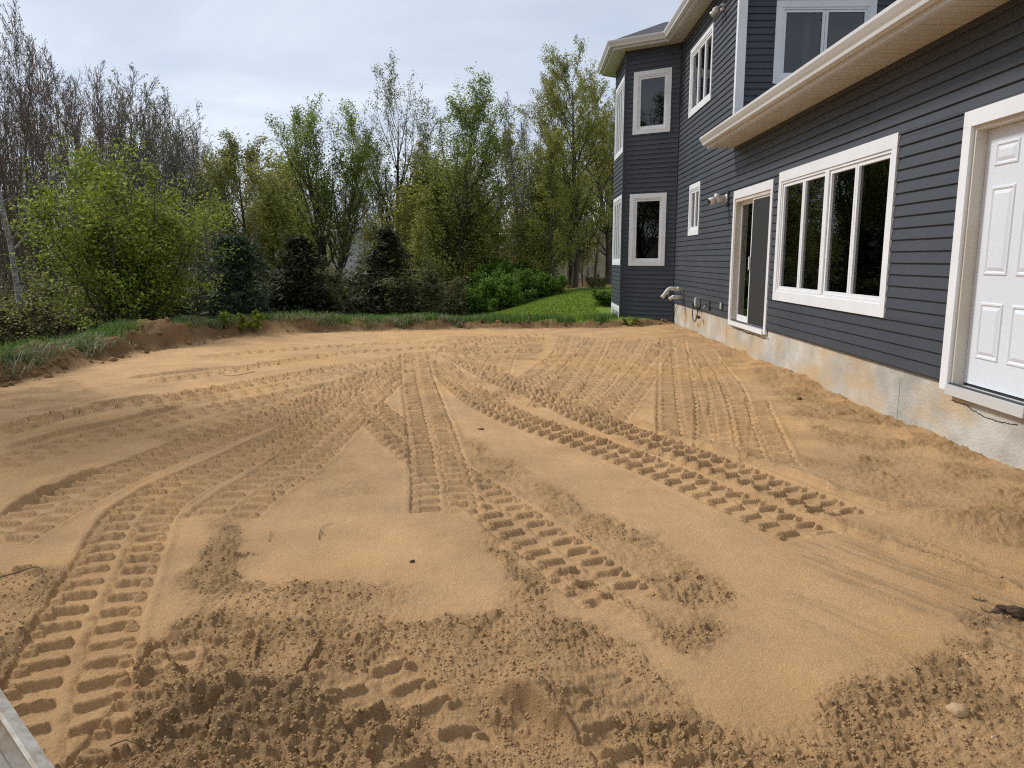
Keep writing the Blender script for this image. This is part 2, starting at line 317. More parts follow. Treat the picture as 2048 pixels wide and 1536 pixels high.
# ---- traced marks (pixels of the photograph, carried to the ground plane)
G = lambda L: [ground(*p) for p in L]
TRACKS = [  # (centre line, width, sink, ridge height, clarity), oldest first
 ([(1090, 668), (900, 682), (700, 690), (520, 703), (400, 716)], .40, .014, .022, .8),
 ([(960, 690), (820, 697), (690, 706), (545, 728), (440, 745), (300, 764)], .38, .018, .026, .9),
 ([(870, 705), (700, 732), (513, 764), (342, 795), (205, 815), (100, 834), (-20, 868)], .40, .02, .028, .9),
 ([(840, 715), (690, 745), (540, 775), (400, 800), (300, 822)], .30, .012, .018, .6),
 ([(860, 720), (700, 762), (560, 793), (390, 824), (240, 860), (100, 897), (-20, 930)], .42, .016, .024, .7),
 ([(830, 722), (650, 775), (530, 812), (420, 850), (320, 880)], .36, .012, .02, .65),
 ([(1000, 672), (930, 690), (880, 705)], .4, .014, .024, .6), ([(1080, 676), (1000, 690), (920, 705)], .4, .012, .024, .6), ([(1090, 700), (980, 705), (880, 715)], .4, .012, .024, .6),
 ([(1008, 712), (998, 728), (984, 768)], .42, .012, .02, .9), ([(1142, 672), (1130, 708), (1092, 740), (1045, 772), (1010, 800)], .42, .014, .022, 1),
 ([(1196, 676), (1166, 725), (1130, 775), (1098, 815)], .46, .016, .024, 1), ([(1250, 674), (1231, 720), (1203, 757), (1168, 795), (1140, 820)], .36, .01, .018, .8),
 ([(1285, 676), (1262, 712), (1240, 740)], .34, .01, .018, .8),
 ([(1398, 700), (1425, 737), (1452, 778), (1460, 830), (1446, 885)], .42, .014, .022, .9), ([(1494, 800), (1510, 850), (1528, 898), (1542, 930)], .42, .014, .024, 1),
 ([(1345, 676), (1349, 730), (1356, 790), (1364, 850), (1374, 895)], .46, .018, .026, 1), ([(1400, 735), (1418, 790), (1428, 850), (1430, 895)], .34, .012, .02, .8),
 ([(1334, 688), (1292, 740), (1246, 795), (1205, 842)], .42, .016, .024, 1),
 ([(735, 812), (790, 863), (850, 910), (920, 960), (985, 1005), (1045, 1052), (1120, 1105), (1190, 1160), (1250, 1206)], .40, .016, .028, 1),
 ([(840, 712), (760, 748), (650, 795), (520, 845), (380, 893), (240, 948), (120, 1003), (-40, 1090)], .46, .03, .03, .9),
 ([(830, 725), (740, 775), (640, 835), (540, 888), (430, 940), (340, 982), (278, 1030), (243, 1100), (215, 1160), (176, 1240), (150, 1320), (128, 1400), (112, 1500), (108, 1560)], .42, .022, .03, .95),
 ([(818, 728), (770, 765), (700, 830), (640, 885), (585, 932), (500, 985), (440, 1035)], .44, .018, .026, .95),
 ([(910, 712), (1000, 757), (1100, 798), (1200, 843), (1320, 887), (1450, 936), (1580, 987), (1700, 1034)], .40, .022, .028, 1),
 ([(872, 725), (955, 795), (1020, 830), (1095, 858), (1200, 892), (1340, 947), (1490, 1011), (1632, 1075)], .40, .018, .028, 1),
 ([(828, 705), (836, 760), (852, 825), (870, 895), (884, 965), (890, 1026)], .42, .018, .028, 1),
 ([(415, 1255), (390, 1340), (345, 1410), (285, 1500), (260, 1560)], .40, .02, .03, .55),
 ([(700, 1320), (760, 1385), (850, 1470), (910, 1545)], .40, .022, .032, .55), ([(1135, 1335), (1195, 1395), (1290, 1478), (1330, 1540)], .38, .02, .03, .45),
]
ROUGH = [  # (polygon, strength)
 ([(-300, 1150), (60, 1135), (130, 1125), (180, 1175), (150, 1280), (245, 1290), (300, 1300), (350, 1210), (370, 1115), (425, 1075), (430, 1020), (520, 1010), (490, 1090), (485, 1155), (600, 1185), (690, 1190), (735, 1208), (790, 1233), (870, 1235), (1000, 1222), (1028, 1195), (985, 1075), (1060, 1120), (1150, 1220), (1180, 1240), (1370, 1360), (1420, 1425), (1500, 1475), (1600, 1435), (1700, 1390), (1750, 1350), (1860, 1330), (1920, 1280), (2400, 1330), (2600, 1900), (-600, 1900)], 1.0),
 ([(900, 850), (1000, 905), (1130, 985), (1290, 1070), (1420, 1140), (1490, 1200), (1380, 1230), (1270, 1200), (1190, 1120), (1060, 1030), (960, 950)], .65),
 ([(1310, 1245), (1440, 1225), (1470, 1260), (1400, 1310), (1330, 1290)], .75),
 ([(1455, 700), (1560, 735), (1700, 790), (1850, 860), (2100, 960), (2200, 1050), (1950, 1015), (1750, 960), (1580, 830), (1500, 745)], .75),
 ([(1560, 900), (1750, 940), (2060, 1020), (1860, 1030), (1700, 990)], .5),
 ([(-50, 770), (120, 745), (220, 790), (150, 815), (-50, 830)], .55), ([(640, 900), (720, 900), (760, 990), (640, 1000), (620, 950)], .3), ([(920, 1040), (990, 1060), (1030, 1190), (985, 1090)], .8),
 ([(900, 672), (1090, 675), (1080, 722), (890, 722)], .6), ([(1880, 1045), (1990, 1015), (2150, 1050), (2150, 1110), (1960, 1085)], 1.0), ([(1905, 1215), (2100, 1225), (2150, 1330), (1990, 1290)], .9),
]
LINES = [  # windrows left by the bucket edge: (line, height, width, drop on the near side)
 ([(1200, 870), (1345, 912), (1490, 977), (1614, 1027), (1717, 1068), (1880, 1125), (2100, 1205)], .024, .075, .014), ([(1241, 839), (1399, 889), (1564, 939), (1738, 1005), (1870, 1040)], .028, .07, .012),
 ([(376, 807), (250, 838), (120, 866), (-10, 900)], .026, .07, .012), ([(330, 786), (240, 800), (150, 817)], .03, .07, .015), ([(478, 733), (360, 745), (240, 758)], .02, .06, .01), 
 ([(205, 930), (120, 968), (0, 1025)], .026, .09, .01), ([(940, 1372), (1030, 1410), (1130, 1455), (1200, 1500)], .085, .13, .05), ([(1500, 690), (1560, 725), (1620, 770)], .015, .08, 0), ([(1740, 1060), (1880, 1105), (2060, 1165)], .012, .03, 0), ([(1060, 1120), (1220, 1210), (1330, 1290)], .02, .10, 0),
 ([(250, 1480), (380, 1430), (560, 1420), (640, 1460)], .05, .18, 0),
]
MOUNDS = [((2000, 1060), .09, .36, .25), ((1900, 1052), .04, .2, .15), ((1425, 672), .09, .12, .12), ((330, 1470), .06, .4, .2), ((640, 1195), .05, .35, .15), ((560, 1440), .05, .3, .15)]
def densify(P, step=.10):
    P = np.asarray(P, float); k = len(P); Q = []
    for i in range(k - 1):
        p0, p1, p2, p3 = P[max(i - 1, 0)], P[i], P[i + 1], P[min(i + 2, k - 1)]
        m = max(2, int(np.hypot(*(p2 - p1)) / step))
        for j in range(m):
            t = j / m; Q.append(.5 * ((2 * p1) + (p2 - p0) * t + (2 * p0 - 5 * p1 + 4 * p2 - p3) * t * t + (3 * p1 - p0 - 3 * p2 + p3) * t ** 3))
    Q.append(P[-1]); return np.array(Q)
def line_coords(x, y, Q, reach):              # arc length and signed offset for points near the polyline
    s_best = np.zeros(x.shape); t_best = np.full(x.shape, 1e9); acc = 0
    for i in range(len(Q) - 1):
        a, b_ = Q[i], Q[i + 1]; L = np.hypot(*(b_ - a)); e_ = (b_ - a) / (L + 1e-9)
        rx, ry = x - a[0], y - a[1]; s_ = rx * e_[0] + ry * e_[1]; t_ = rx * -e_[1] + ry * e_[0]
        ok = (s_ > -.02) & (s_ < L + .02) & (np.abs(t_) < np.abs(t_best)) & (np.abs(t_) < reach)
        s_best[ok] = acc + s_[ok]; t_best[ok] = t_[ok]; acc += L
    return s_best, t_best, acc

# ---- polar grid round the standpoint, finer nearby
rr = [1.15]
while rr[-1] < 23.5: rr.append(rr[-1] + .0029 * rr[-1] ** 1.05 * (1 + .35 * max(0, rr[-1] - 14)))
rr = np.array(rr)
aa = np.concatenate([np.linspace(-62, -38, 34, endpoint=False), np.linspace(-38, 37, 920, endpoint=False), np.linspace(37, 64, 38)]) * math.pi / 180
RA, AA = np.meshgrid(rr, aa, indexing='ij'); gx = (RA * np.sin(AA)).ravel(); gy = (RA * np.cos(AA)).ravel()
d_out = outside(gx, gy)
pad = 1 - sstep(-.05, .12, d_out + .10 * fbm(gx / .35, gy / .35, 3, 41))
wx = gx + .10 * fbm(gx / .22, gy / .22, 4, 51); wy = gy + .10 * fbm(gx / .22, gy / .22, 4, 57)
rough = np.zeros_like(gx)
for P, st in ROUGH: rough = np.maximum(rough, st * sstep(-.07, .09, polydist(wx, wy, G(P))))
rough = np.maximum(rough, .5 * sstep(-.5, -.1, d_out + .2 * fbm(gx / .6, gy / .6, 3, 43)) )
wallside = sstep(1.0, .15, XW - gx) * (gx < XW + .2)
rough = np.maximum(rough, .7 * wallside)
rough *= .55 + .75 * sstep(.28, .6, vn(gx / .22, gy / .22, 61))
h = .018 * fbm(gx / 2.2, gy / 2.2, 3, 1) + .005 * fbm(gx / .5, gy / .5, 3, 3) + .05 * wallside * (.6 + fbm(gx / .7, gy / .7, 3, 8))
for (c, hh, w_, l_) in MOUNDS:
    cx, cy = ground(*c); h += hh * np.exp(-((gx - cx) ** 2 / w_ ** 2 + (gy - cy) ** 2 / l_ ** 2)); rough = np.maximum(rough, .95 * np.exp(-((gx - cx) ** 2 / w_ ** 2 + (gy - cy) ** 2 / l_ ** 2) * .8))
hx, hy = ground(860, 705); hr = np.hypot(gx - hx, gy - hy); ha = np.arctan2(gx - hx, hy - gy)
streak = fbm(ha * 22, hr / 1.4, 4, 441, .6); h += .004 * streak * sstep(.4, 1.5, hr)   # scrape marks left by the grading bucket
crumb = np.zeros_like(gx); pressed_shade = np.zeros_like(gx)
for ti, (L, w_, sink, ridge, clar) in enumerate(TRACKS):
    Q = densify(G(L)); hw = w_ / 2; reach = hw * 1.5
    lo = Q.min(0) - reach; hi = Q.max(0) + reach
    sel = np.nonzero((gx > lo[0]) & (gx < hi[0]) & (gy > lo[1]) & (gy < hi[1]))[0]
    if not len(sel): continue
    x, y = gx[sel], gy[sel]
    s_, t_, LL = line_coords(x, y, Q, reach); near = np.abs(t_) < reach
    sel = sel[near]; s_ = s_[near]; t_ = t_[near]; x = x[near]; y = y[near]
    wob = .035 * fbm(x / .16, y / .16, 3, 70 + ti); u = t_ / hw + wob; au = np.abs(u); PT = .155 if L[0][1] > 690 and ti > 17 else .20
    ends = sstep(0, .10, s_ + .05 * wob * 20) * sstep(0, .05, LL - s_ + wob)
    m = (1 - sstep(.95, 1.04, au)) * ends
    ph = np.where(u > 0, 0, .5) * PT; q = np.abs(((s_ + ph + .006 * fbm(x / .08, y / .08, 2, 90 + ti)) % PT) - PT / 2)
    q2 = np.abs(((s_ + ph + PT / 2) % PT) - PT / 2)
    var = .75 + .4 * vn(x / .12, y / .12, 110 + ti)
    strong = sstep(.15, .55, vn(x / .5 + 3, y / .5, 130 + ti) + (clar - .5))
    wv = (s_ + ph + .005 * fbm(x / .07, y / .07, 2, 90 + ti)) % PT
    bar = np.where(wv < .80 * PT, np.clip((wv - .34 * PT) / (.46 * PT), 0, 1) ** 1.6, np.clip(1 - (wv - .80 * PT) / .018, 0, 1)) * sstep(.11, .17, au) * (1 - sstep(.86, .95, au))
    nub = np.clip(1 - (q2 / .015) ** 2, 0, 1) * sstep(.68, .76, au) * (1 - sstep(.93, 1.0, au)) * .75
    cen = np.clip(1 - (au / .14) ** 2, 0, 1) * (.35 + 1.0 * vn(x / .045, y / .045, 150 + ti)) * .5
    th = -sink * (1 - .4 * (1 - clar)) + ridge * var * np.maximum(np.maximum(bar, nub) * (1.2 + 1.1 * sstep(4.2, 8, y)), cen * (1 - .45 * sstep(5, 9, y))) * (.25 + .75 * strong)
    side = np.exp(-((au - 1.12) / .10) ** 2) * ends
    keep = 1 - .8 * m
    h[sel] = h[sel] * (1 - .55 * m) + th * m + side * (.008 - .004 * sstep(5, 9, y)) * (.2 + 1.3 * vn(x / .09, y / .09, 170 + ti))
    rough[sel] = rough[sel] * (1 - clar ** 2 * .95 * m); crumb[sel] = np.maximum(crumb[sel] * (1 - m), np.maximum(cen * .55 * m, side * .35 * vn(x / .2, y / .2, 190)))
    pressed_shade[sel] = np.maximum(pressed_shade[sel], m * .3)
for li, (L, hh, w_, drop) in enumerate(LINES):
    Q = densify(G(L)); reach = w_ * 3; lo = Q.min(0) - reach; hi = Q.max(0) + reach
    sel = np.nonzero((gx > lo[0]) & (gx < hi[0]) & (gy > lo[1]) & (gy < hi[1]))[0]
    if not len(sel): continue
    x, y = gx[sel], gy[sel]; s_, t_, LL = line_coords(x, y, Q, reach); near = np.abs(t_) < reach
    sel = sel[near]; s_ = s_[near]; t_ = t_[near]; x = x[near]; y = y[near]
    sgn = 1.0 if Q[-1][0] > Q[0][0] else -1.0           # far side of the line
    t_ = t_ * sgn + .25 * w_ * fbm(x / .12, y / .12, 3, 210 + li)
    fade = sstep(0, .25, s_) * sstep(0, .25, LL - s_)
    prof = np.where(t_ > 0, np.exp(-t_ / (w_ * 1.5)), np.exp(-(t_ / (w_ * .15)) ** 2)) * (.55 + .8 * vn(x / .15, y / .15, 220 + li))
    h[sel] += fade * (1.35 * hh * prof - drop * np.exp(-((t_ + w_ * .8) / (w_ * .7)) ** 2))
    crumb[sel] = np.maximum(crumb[sel], .6 * fade * np.exp(-((t_ - w_ * .5) / (w_ * .8)) ** 2))
R2 = np.clip(np.maximum(rough, crumb), 0, 1)
fine = fbm(gx / .034, gy / .034, 3, 381, .7); fine2 = 1 - np.abs(fbm(gx / .06, gy / .06, 3, 383, .6)) * 2
cl = .16 * .055 * clods(gx / .055 + .35 * fine, gy / .055 + .35 * fine, 301, .55) + .42 * .03 * clods(gx / .03 + 9 + .4 * fine, gy / .03 - .4 * fine, 311, .7) + .3 * .12 * clods(gx / .12 + .3 * fine, gy / .12 + 5, 321, .2) * sstep(.6, .95, R2) + .008 * fine + (.024 + .012 * sstep(4.5, 3, RA.ravel())) * (billow(gx / .055, gy / .055, 3, 385, .6) - .45) + .016 * sstep(4, 2.4, RA.ravel()) * (billow(gx / .024, gy / .024, 2, 387, .6) - .45)
big = .014 * fbm(gx / .16, gy / .16, 4, 331, .6)
h += R2 * cl + np.clip(rough, 0, 1) * big + .0012 * fbm(gx / .03, gy / .03, 2, 341)
specks = clods(gx / .19, gy / .19, 351, .16); h += .05 * np.clip(specks - .62, 0, 1) * (1 - R2) * (RA.ravel() < 9)
zt = terrain(gx, gy, d_out)
bank = sstep(-.1, .3, d_out) * (1 - sstep(1.6, 2.6, d_out)); zt += bank * (.10 * fbm(gx / .30, gy / .30, 5, 361, .6) + .5 * .05 * clods(gx / .07, gy / .07, 371))
for (c, hh, w_, l_) in [((300, 697), .20, .45, .35), ((225, 715), .10, .5, .3), ((370, 692), .10, .35, .25), ((500, 672), .10, .6, .3), ((700, 660), .07, .8, .3), ((90, 740), .10, .5, .35), ((950, 655), .07, .6, .3), ((1120, 655), .06, .5, .25)]:
    cx, cy = ground(*c); zt += hh * np.exp(-((gx - cx) ** 2 / w_ ** 2 + (gy - cy - .35) ** 2 / l_ ** 2)) * sstep(-.15, .1, d_out)
gz = np.where(d_out < 1.5, h * pad + zt, zt)
gz = np.where(gx > XW + .05, np.minimum(gz, -.05), gz)
# colour
col = np.broadcast_to(C_SAND, gx.shape + (3,)).copy()
warm = fbm(gx / 1.1, gy / 1.1, 4, 401); col *= (1 + .10 * fbm(gx / .45, gy / .45, 4, 403))[:, None]
col = lerp(col, np.array([.63, .37, .16]), np.clip(sstep(.1, .5, warm) * .5, 0, 1)); col = lerp(col, np.array([.50, .325, .175]), np.clip(sstep(.1, .6, -warm) * .55, 0, 1))
col *= (1 + .13 * streak * sstep(.4, 1.5, hr))[:, None]
damp_shade = sstep(.0, .55, fbm(gx / .9 + 4, gy / .9, 4, 407))
col = lerp(col, C_ROUGH_SHADE, np.clip(rough * (.85 + .3 * damp_shade), 0, 1)); col = lerp(col, C_ROUGH_SHADE * 1.12, np.clip(pressed_shade * (.5 + .3 * damp_shade), 0, 1)); col = lerp(col, C_ROUGH_SHADE * .95, np.clip(crumb * .6, 0, 1))  # churned, tracked and crumbly sand blended to the tone with clod shade painted in
sx, sy = .55, .83                              # grey dragged streaks in the near right pass
along = gx * sx - gy * sy; across = gx * sy + gy * sx
for P, k_ in [([(1560, 1080), (1700, 1070), (1900, 1130), (2080, 1200), (2080, 1260), (1900, 1240), (1750, 1190), (1600, 1130)], .75), ([(1600, 1180), (1760, 1260), (1850, 1320), (1700, 1300), (1560, 1210)], .6), ([(1900, 1200), (2100, 1225), (2150, 1330), (1990, 1300)], 1.0)]:
    mk = sstep(-.12, .12, polydist(wx, wy, G(P))); stk = sstep(-.05, .35, fbm(along / .35, across / .03, 5, 411, .6))
    col = lerp(col, C_DARK * 1.2, np.clip(mk * k_ * (.1 + .9 * stk), 0, 1) * .5)
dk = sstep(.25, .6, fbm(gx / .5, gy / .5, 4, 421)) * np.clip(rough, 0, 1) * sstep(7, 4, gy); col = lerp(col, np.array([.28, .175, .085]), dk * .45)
mk = sstep(-.15, .1, polydist(wx, wy, G([(230, 1520), (300, 1450), (420, 1420), (560, 1410), (640, 1450), (480, 1500), (330, 1536)]))); col = lerp(col, np.array([.20, .13, .07]), mk * .5)
oc = outer_col(gx, gy, d_out); edge = sstep(-.12, .10, d_out + .15 * fbm(gx / .3, gy / .3, 3, 431)); col = lerp(col, oc, edge)
rubble = sstep(.0, .1, d_out) * (1 - sstep(.5, .8, d_out)); col = lerp(col, np.array([.30, .185, .085]), rubble * .35 * sstep(-.1, .4, fbm(gx / .4, gy / .4, 3, 433)))
nr, na = RA.shape; I = np.arange(nr * na).reshape(nr, na)
F4 = np.stack([I[:-1, :-1], I[:-1, 1:], I[1:, 1:], I[1:, :-1]], -1).reshape(-1, 4)[:, ::-1]
F4 = F4[(gx[F4].min(1) < XW + .12) & ~((np.abs(np.arctan2(gx, gy))[F4].min(1) > R(50)) & (np.hypot(gx, gy)[F4].min(1) > 14))]
me = np_mesh('sand_pad', np.stack([gx, gy, gz], 1), F4)
def setcol(me, c):
    a = me.color_attributes.new('Col', 'FLOAT_COLOR', 'POINT'); cc = np.ones((len(c), 4), np.float32); cc[:, :3] = np.clip(c, 0, 1); a.data.foreach_set('color', cc.ravel())
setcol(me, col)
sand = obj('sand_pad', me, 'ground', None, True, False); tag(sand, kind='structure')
# height lookup for things laid on the pad
_GH = gz.reshape(nr, na); _RG = R2.reshape(nr, na)
def _ij(x, y):
    r_ = math.hypot(x, y); a = math.atan2(x, y); return min(max(int(np.searchsorted(rr, r_)), 0), nr - 1), min(max(int(np.searchsorted(aa, a)), 0), na - 1)
def padz(x, y): i, j = _ij(x, y); return float(_GH[i, j])
# ---- the land beyond, one sheet out to the horizon
rs = np.concatenate([[0.02, .6, 1.1], np.linspace(2, 22.9, 24), [23.35], np.linspace(23.9, 60, 90), np.geomspace(61, 900, 60)])
as_ = np.linspace(-math.pi, math.pi, 361)[:-1]
RO, AO = np.meshgrid(rs, as_, indexing='ij'); tx = (RO * np.sin(AO)).ravel(); ty = (RO * np.cos(AO)).ravel(); do = outside(tx, ty)
tz = np.where(do < 0, 0, terrain(tx, ty, do)); ang = AO.ravel()
inside = (RO.ravel() < 23.2) & (ang > aa[0] - .03) & (ang < aa[-1] + .03); tz = np.where(inside, tz - .35, tz)
tz = np.where((RO.ravel() < 2) , np.minimum(tz, -.1), tz)
oc = outer_col(tx, ty, do); oc = lerp(oc, C_SAND, 1 - sstep(-.2, .1, do))
nr2, na2 = RO.shape; I = np.arange(nr2 * na2).reshape(nr2, na2); J = np.roll(I, -1, 1)
F4 = np.stack([I[:-1], J[:-1], J[1:], I[1:]], -1).reshape(-1, 4)[:, ::-1]
me = np_mesh('ground', np.stack([tx, ty, tz], 1), F4); setcol(me, oc)
gobj = obj('ground', me, 'ground', None, True, False); tag(gobj, kind='structure')
def landz(x, y): return float(terrain(np.array([x]), np.array([y]))[0])

# ================================================================== HOUSE
house = tag(empty('house', (XW, 12, 0)), 'two-storey house with dark grey clapboard siding, white trim and concrete foundation', 'house')
def hpart(mb, name, m, parent=None, smooth=False):
    o = mb.build(name, m, None, smooth)
    p = parent or house; o.parent = p; o.matrix_parent_inverse = Vec_inv(p); return o
def Vec_inv(p):
    from mathutils import Matrix
    return Matrix.Translation(-house.location) if p is house else Matrix.Identity(4)
def sub_empty(name): o = empty(name, (0, 0, 0), house); o.matrix_parent_inverse = Vec_inv(house); return o
class Wall:
    def __init__(s, o, d, L, z0, z1):
        s.o = np.array(o, float); s.d = np.array(d, float) / np.hypot(*d); s.n = np.array([-s.d[1], s.d[0]]); s.L = L; s.z0 = z0; s.z1 = z1; s.holes = []
    def __call__(s, u, w, z):                # along, outward, height
        p = s.o + s.d * u + s.n * w; return (p[0], p[1], z)
    def uz(s, px, py):
        p = onwall(px, py, s.o, s.n); return float((p[:2] - s.o).dot(s.d)), float(p[2])
# outward normal is to the left of d
main = Wall((XW, 0), (0, 1), 17.6, .515, 3.36)
upper = Wall((XW, 13.0), (0, 1), 4.6, 3.36, 6.22)
bd = (-math.sin(R(58)), math.cos(R(58)))
bay = Wall((XW, 17.6), bd, 1.335, -.12, 6.22)
bc = bay(1.335, 0, 0)
bayf = Wall((bc[0], bc[1]), (0, 1), 2.05, -.4, 6.22)
bf = bayf(2.05, 0, 0)
bayb = Wall((bf[0], bf[1]), (math.sin(R(58)), math.cos(R(58))), 1.335, -.6, 6.22)
facade = Wall((XW + 4.6, 13.0), (-1, 0), 4.6, 3.3, 6.22)   # faces the camera
EXP = .1055
def spans(u0, u1, z, holes):
    cut = sorted([(max(a, u0), min(b_, u1)) for a, b_, c, d in holes if c - .001 < z < d + .001 and b_ > u0 and a < u1]); r_ = []; c0 = u0
    for a, b_ in cut:
        if a - c0 > .012: r_.append((c0, a))
        c0 = max(c0, b_)
    if u1 - c0 > .012: r_.append((c0, u1))
    return r_
def clad(w, name, zstart=None, core=.16):
    p = sub_empty(name); z = w.z0
    # solid wall behind the boards, in bands that leave the openings free
    zs = sorted(set([w.z0, w.z1] + [v for hh in w.holes for v in hh[2:] if w.z0 < v < w.z1])); mb = MB()
    for a, b_ in zip(zs[:-1], zs[1:]):
        for u0, u1 in spans(0, w.L, (a + b_) / 2, w.holes): mb.box((u0, -core, a), (u1, 0, b_), w)
    hpart(mb, 'wall_core', 'corner', p)
    k = 0
    while z < w.z1 - .02:
        e_ = min(EXP, w.z1 - z)
        # openings may cut through part of a course
        lev = sorted(set([z, z + e_] + [v for hh in w.holes for v in hh[2:] if z < v < z + e_]))
        for a, b_ in zip(lev[:-1], lev[1:]):
            if b_ - a < .012: continue
            segs = []
            for u0, u1 in spans(0, w.L, (a + b_) / 2, w.holes):      # panels end in staggered butt laps
                c0 = u0
                for g in np.arange(1.3 + 1.37 * (k // 2 % 3), w.L, 3.66):
                    if g - c0 > .8 and u1 - g > .8: segs.append((c0, g + .02)); c0 = g
                segs.append((c0, u1))
            for si, (u0, u1) in enumerate(segs):
                f0 = (a - z) / EXP; f1 = (b_ - z) / EXP; o0 = .019 - .014 * f0; o1 = .019 - .014 * f1
                prof = [(0, a), (o0 - .002, a), (o0, a + .004), (o1 - (.003 if b_ - z > .1 else 0), b_), (0, b_)]
                j = .0006 * math.sin(k * 12.9 + u0) + .0014 * (si % 2)
                mb = MB().prism(prof, lambda q, zz, u=u0: w(u, q + .001 + j, zz), lambda q, zz, u=u1: w(u, q + .001 + j, zz)); hpart(mb, 'siding_board', 'siding', p)
        z += EXP; k += 1
    return p
def post(w, u, z0, z1, wid=.07, out_=.03, m='corner', name='corner_post'): return hpart(MB().box((u - wid / 2, .0, z0), (u + wid / 2, out_, z1), w), name, m)
def window(w, u0, u1, z0, z1, panes=1, side=.085, top=.085, bot=.085, name='window', lab=None, dbl=None, curtain=None, depth=.05):
    """outer casing rectangle; casing boards, jamb lining, sashes with panes, a dark room behind"""
    w.holes.append((u0 + .01, u1 - .01, z0 + .01, z1 - .01)); p = sub_empty(name)
    if lab: p['label'] = lab
    T = .03
    for (a, b_, c, d) in [(u0, u0 + side, z0 + bot, z1 - top), (u1 - side, u1, z0 + bot, z1 - top), (u0, u1, z1 - top + .001, z1), (u0, u1, z0, z0 + bot - .001)]:
        hpart(MB().box((a, 0, c), (b_, T, d), w), 'casing_board', 'white', p)
    a, b_, c, d = u0 + side, u1 - side, z0 + bot, z1 - top
    fr = MB(); fw = .03                          # frame lining behind the casing
    fr.box((a, -.12, c), (a + fw, .018, d), w).box((b_ - fw, -.12, c), (b_, .018, d), w).box((a + fw, -.12, d - fw), (b_ - fw, .018, d), w).box((a + fw, -.12, c), (b_ - fw, .018, c + fw), w)
    hpart(fr, 'window_frame', 'white', p)
    a += fw; b_ -= fw; c += fw; d -= fw; wd_ = (b_ - a) / panes
    for i in range(panes):
        l0, l1 = a + wd_ * i + (.004 if i else 0), a + wd_ * (i + 1) - (.004 if i < panes - 1 else 0)
        if dbl and i > 0: l0 += dbl if i == panes // 2 else 0
        if dbl and i == panes // 2 - 1: l1 -= dbl
        sw = .042; mb = MB(); q0, q1 = -.045, .004
        mb.box((l0, q0, c + .002), (l0 + sw, q1, d - .002), w).box((l1 - sw, q0, c + .002), (l1, q1, d - .002), w).box((l0 + sw, q0, d - sw), (l1 - sw, q1, d - .002), w).box((l0 + sw, q0, c + .002), (l1 - sw, q1, c + sw), w)
        hpart(mb, 'sash', 'white', p)
        hpart(MB().box((l0 + sw - .004, -.026, c + sw - .004), (l1 - sw + .004, -.022, d - sw + .004), w), 'pane', 'glass', p)
    if dbl: hpart(MB().box(((u0 + u1) / 2 - dbl, -.05, c), ((u0 + u1) / 2 + dbl, .022, d), w), 'mullion', 'white', p)
    rm = MB(); D = .9; g = .06
    A, B, C, E = a - g, b_ + g, c - g, d + g
    for bx in [((A, -D, C), (B, -D + .03, E)), ((A, -D + .03, C), (A + .02, -.165, E)), ((B - .02, -D + .03, C), (B, -.165, E)), ((A + .02, -D + .03, E - .02), (B - .02, -.165, E)), ((A + .02, -D + .03, C), (B - .02, -.165, C + .02))]: rm.box(*bx, w)
    hpart(rm, 'room', 'room', p)
    for (f0, f1, m_, zf0, zf1) in (curtain or []):
        k = max(3, int((f1 - f0) * (b_ - a) / .035)); mb = MB(); us = np.linspace(a + f0 * (b_ - a), a + f1 * (b_ - a), k + 1); V = []; 
        for i, u in enumerate(us): q = -.20 + (.018 if i % 2 else -.018); V += [w(u, q, c + zf0 * (d - c)), w(u, q, c + zf1 * (d - c))]
        mb.add(V, [(2 * i, 2 * i + 2, 2 * i + 3, 2 * i + 1) for i in range(k)]); hpart(mb, 'curtain', m_, p)
    return p
def fit(w, pts):                                # outer rectangle from traced corners
    q = [w.uz(*p) for p in pts]; us = sorted(a for a, _ in q); zs = sorted(b_ for _, b_ in q)
    return (us[0] + us[1]) / 2, (us[2] + us[3]) / 2, (zs[0] + zs[1]) / 2, (zs[2] + zs[3]) / 2
# long wall
window(main, *fit(main, [(1562, 347), (1803, 263), (1550, 600), (1773, 635)]), panes=4, side=.10, top=.13, bot=.12, dbl=.055, lab='four-pane casement window with wide white casing')
window(main, *fit(main, [(1382, 372), (1405, 360), (1378, 473), (1397, 468)]), panes=2, side=.075, top=.1, bot=.1, lab='small narrow two-pane window')
window(upper, *fit(upper, [(1384.7, 103), (1429.7, 43), (1378.5, 241), (1424.6, 195)]), panes=3, lab='three-pane upstairs window with blind behind the glass', curtain=[(.0, 1, 'curtain', .55, .62), (.66, 1, 'curtain', .8, .9)])
window(bay, *fit(bay, [(1261, 389), (1335, 385), (1257, 532), (1329, 531)]), panes=1, side=.10, top=.10, bot=.10, lab='single-pane ground floor window of the bay', curtain=[(.02, .16, 'curtain', 0, .55)])
window(bay, *fit(bay, [(1269, 145), (1345, 135), (1266, 270), (1341, 263)]), panes=1, side=.10, top=.10, bot=.10, lab='single-pane upstairs window of the bay')
def fitY(z0, z1, a, b_): return a, b_, z0, z1
window(bayf, .15, 1.85, 4.0, 5.72, panes=4, side=.08, lab='four-pane upstairs window on the side of the bay')
window(bayf, .15, 1.85, 1.35, 3.02, panes=4, side=.08, lab='four-pane ground floor window on the side of the bay')
window(bayf, .15, 1.85, -.3, .36, panes=4, side=.08, lab='low basement window on the side of the bay')
q = fit(facade, [(1552, -6), (1748, -6), (1547, 168), (1748, 160)])
window(facade, facade.uz(1749, 60)[0], facade.uz(1550, 60)[0], facade.uz(1550, 168)[1], facade.uz(1560, 2)[1], panes=2, side=.10, top=.10, bot=.10, lab='two-pane upstairs window above the low roof', curtain=[(.62, .70, 'curtain', 0, 1)])
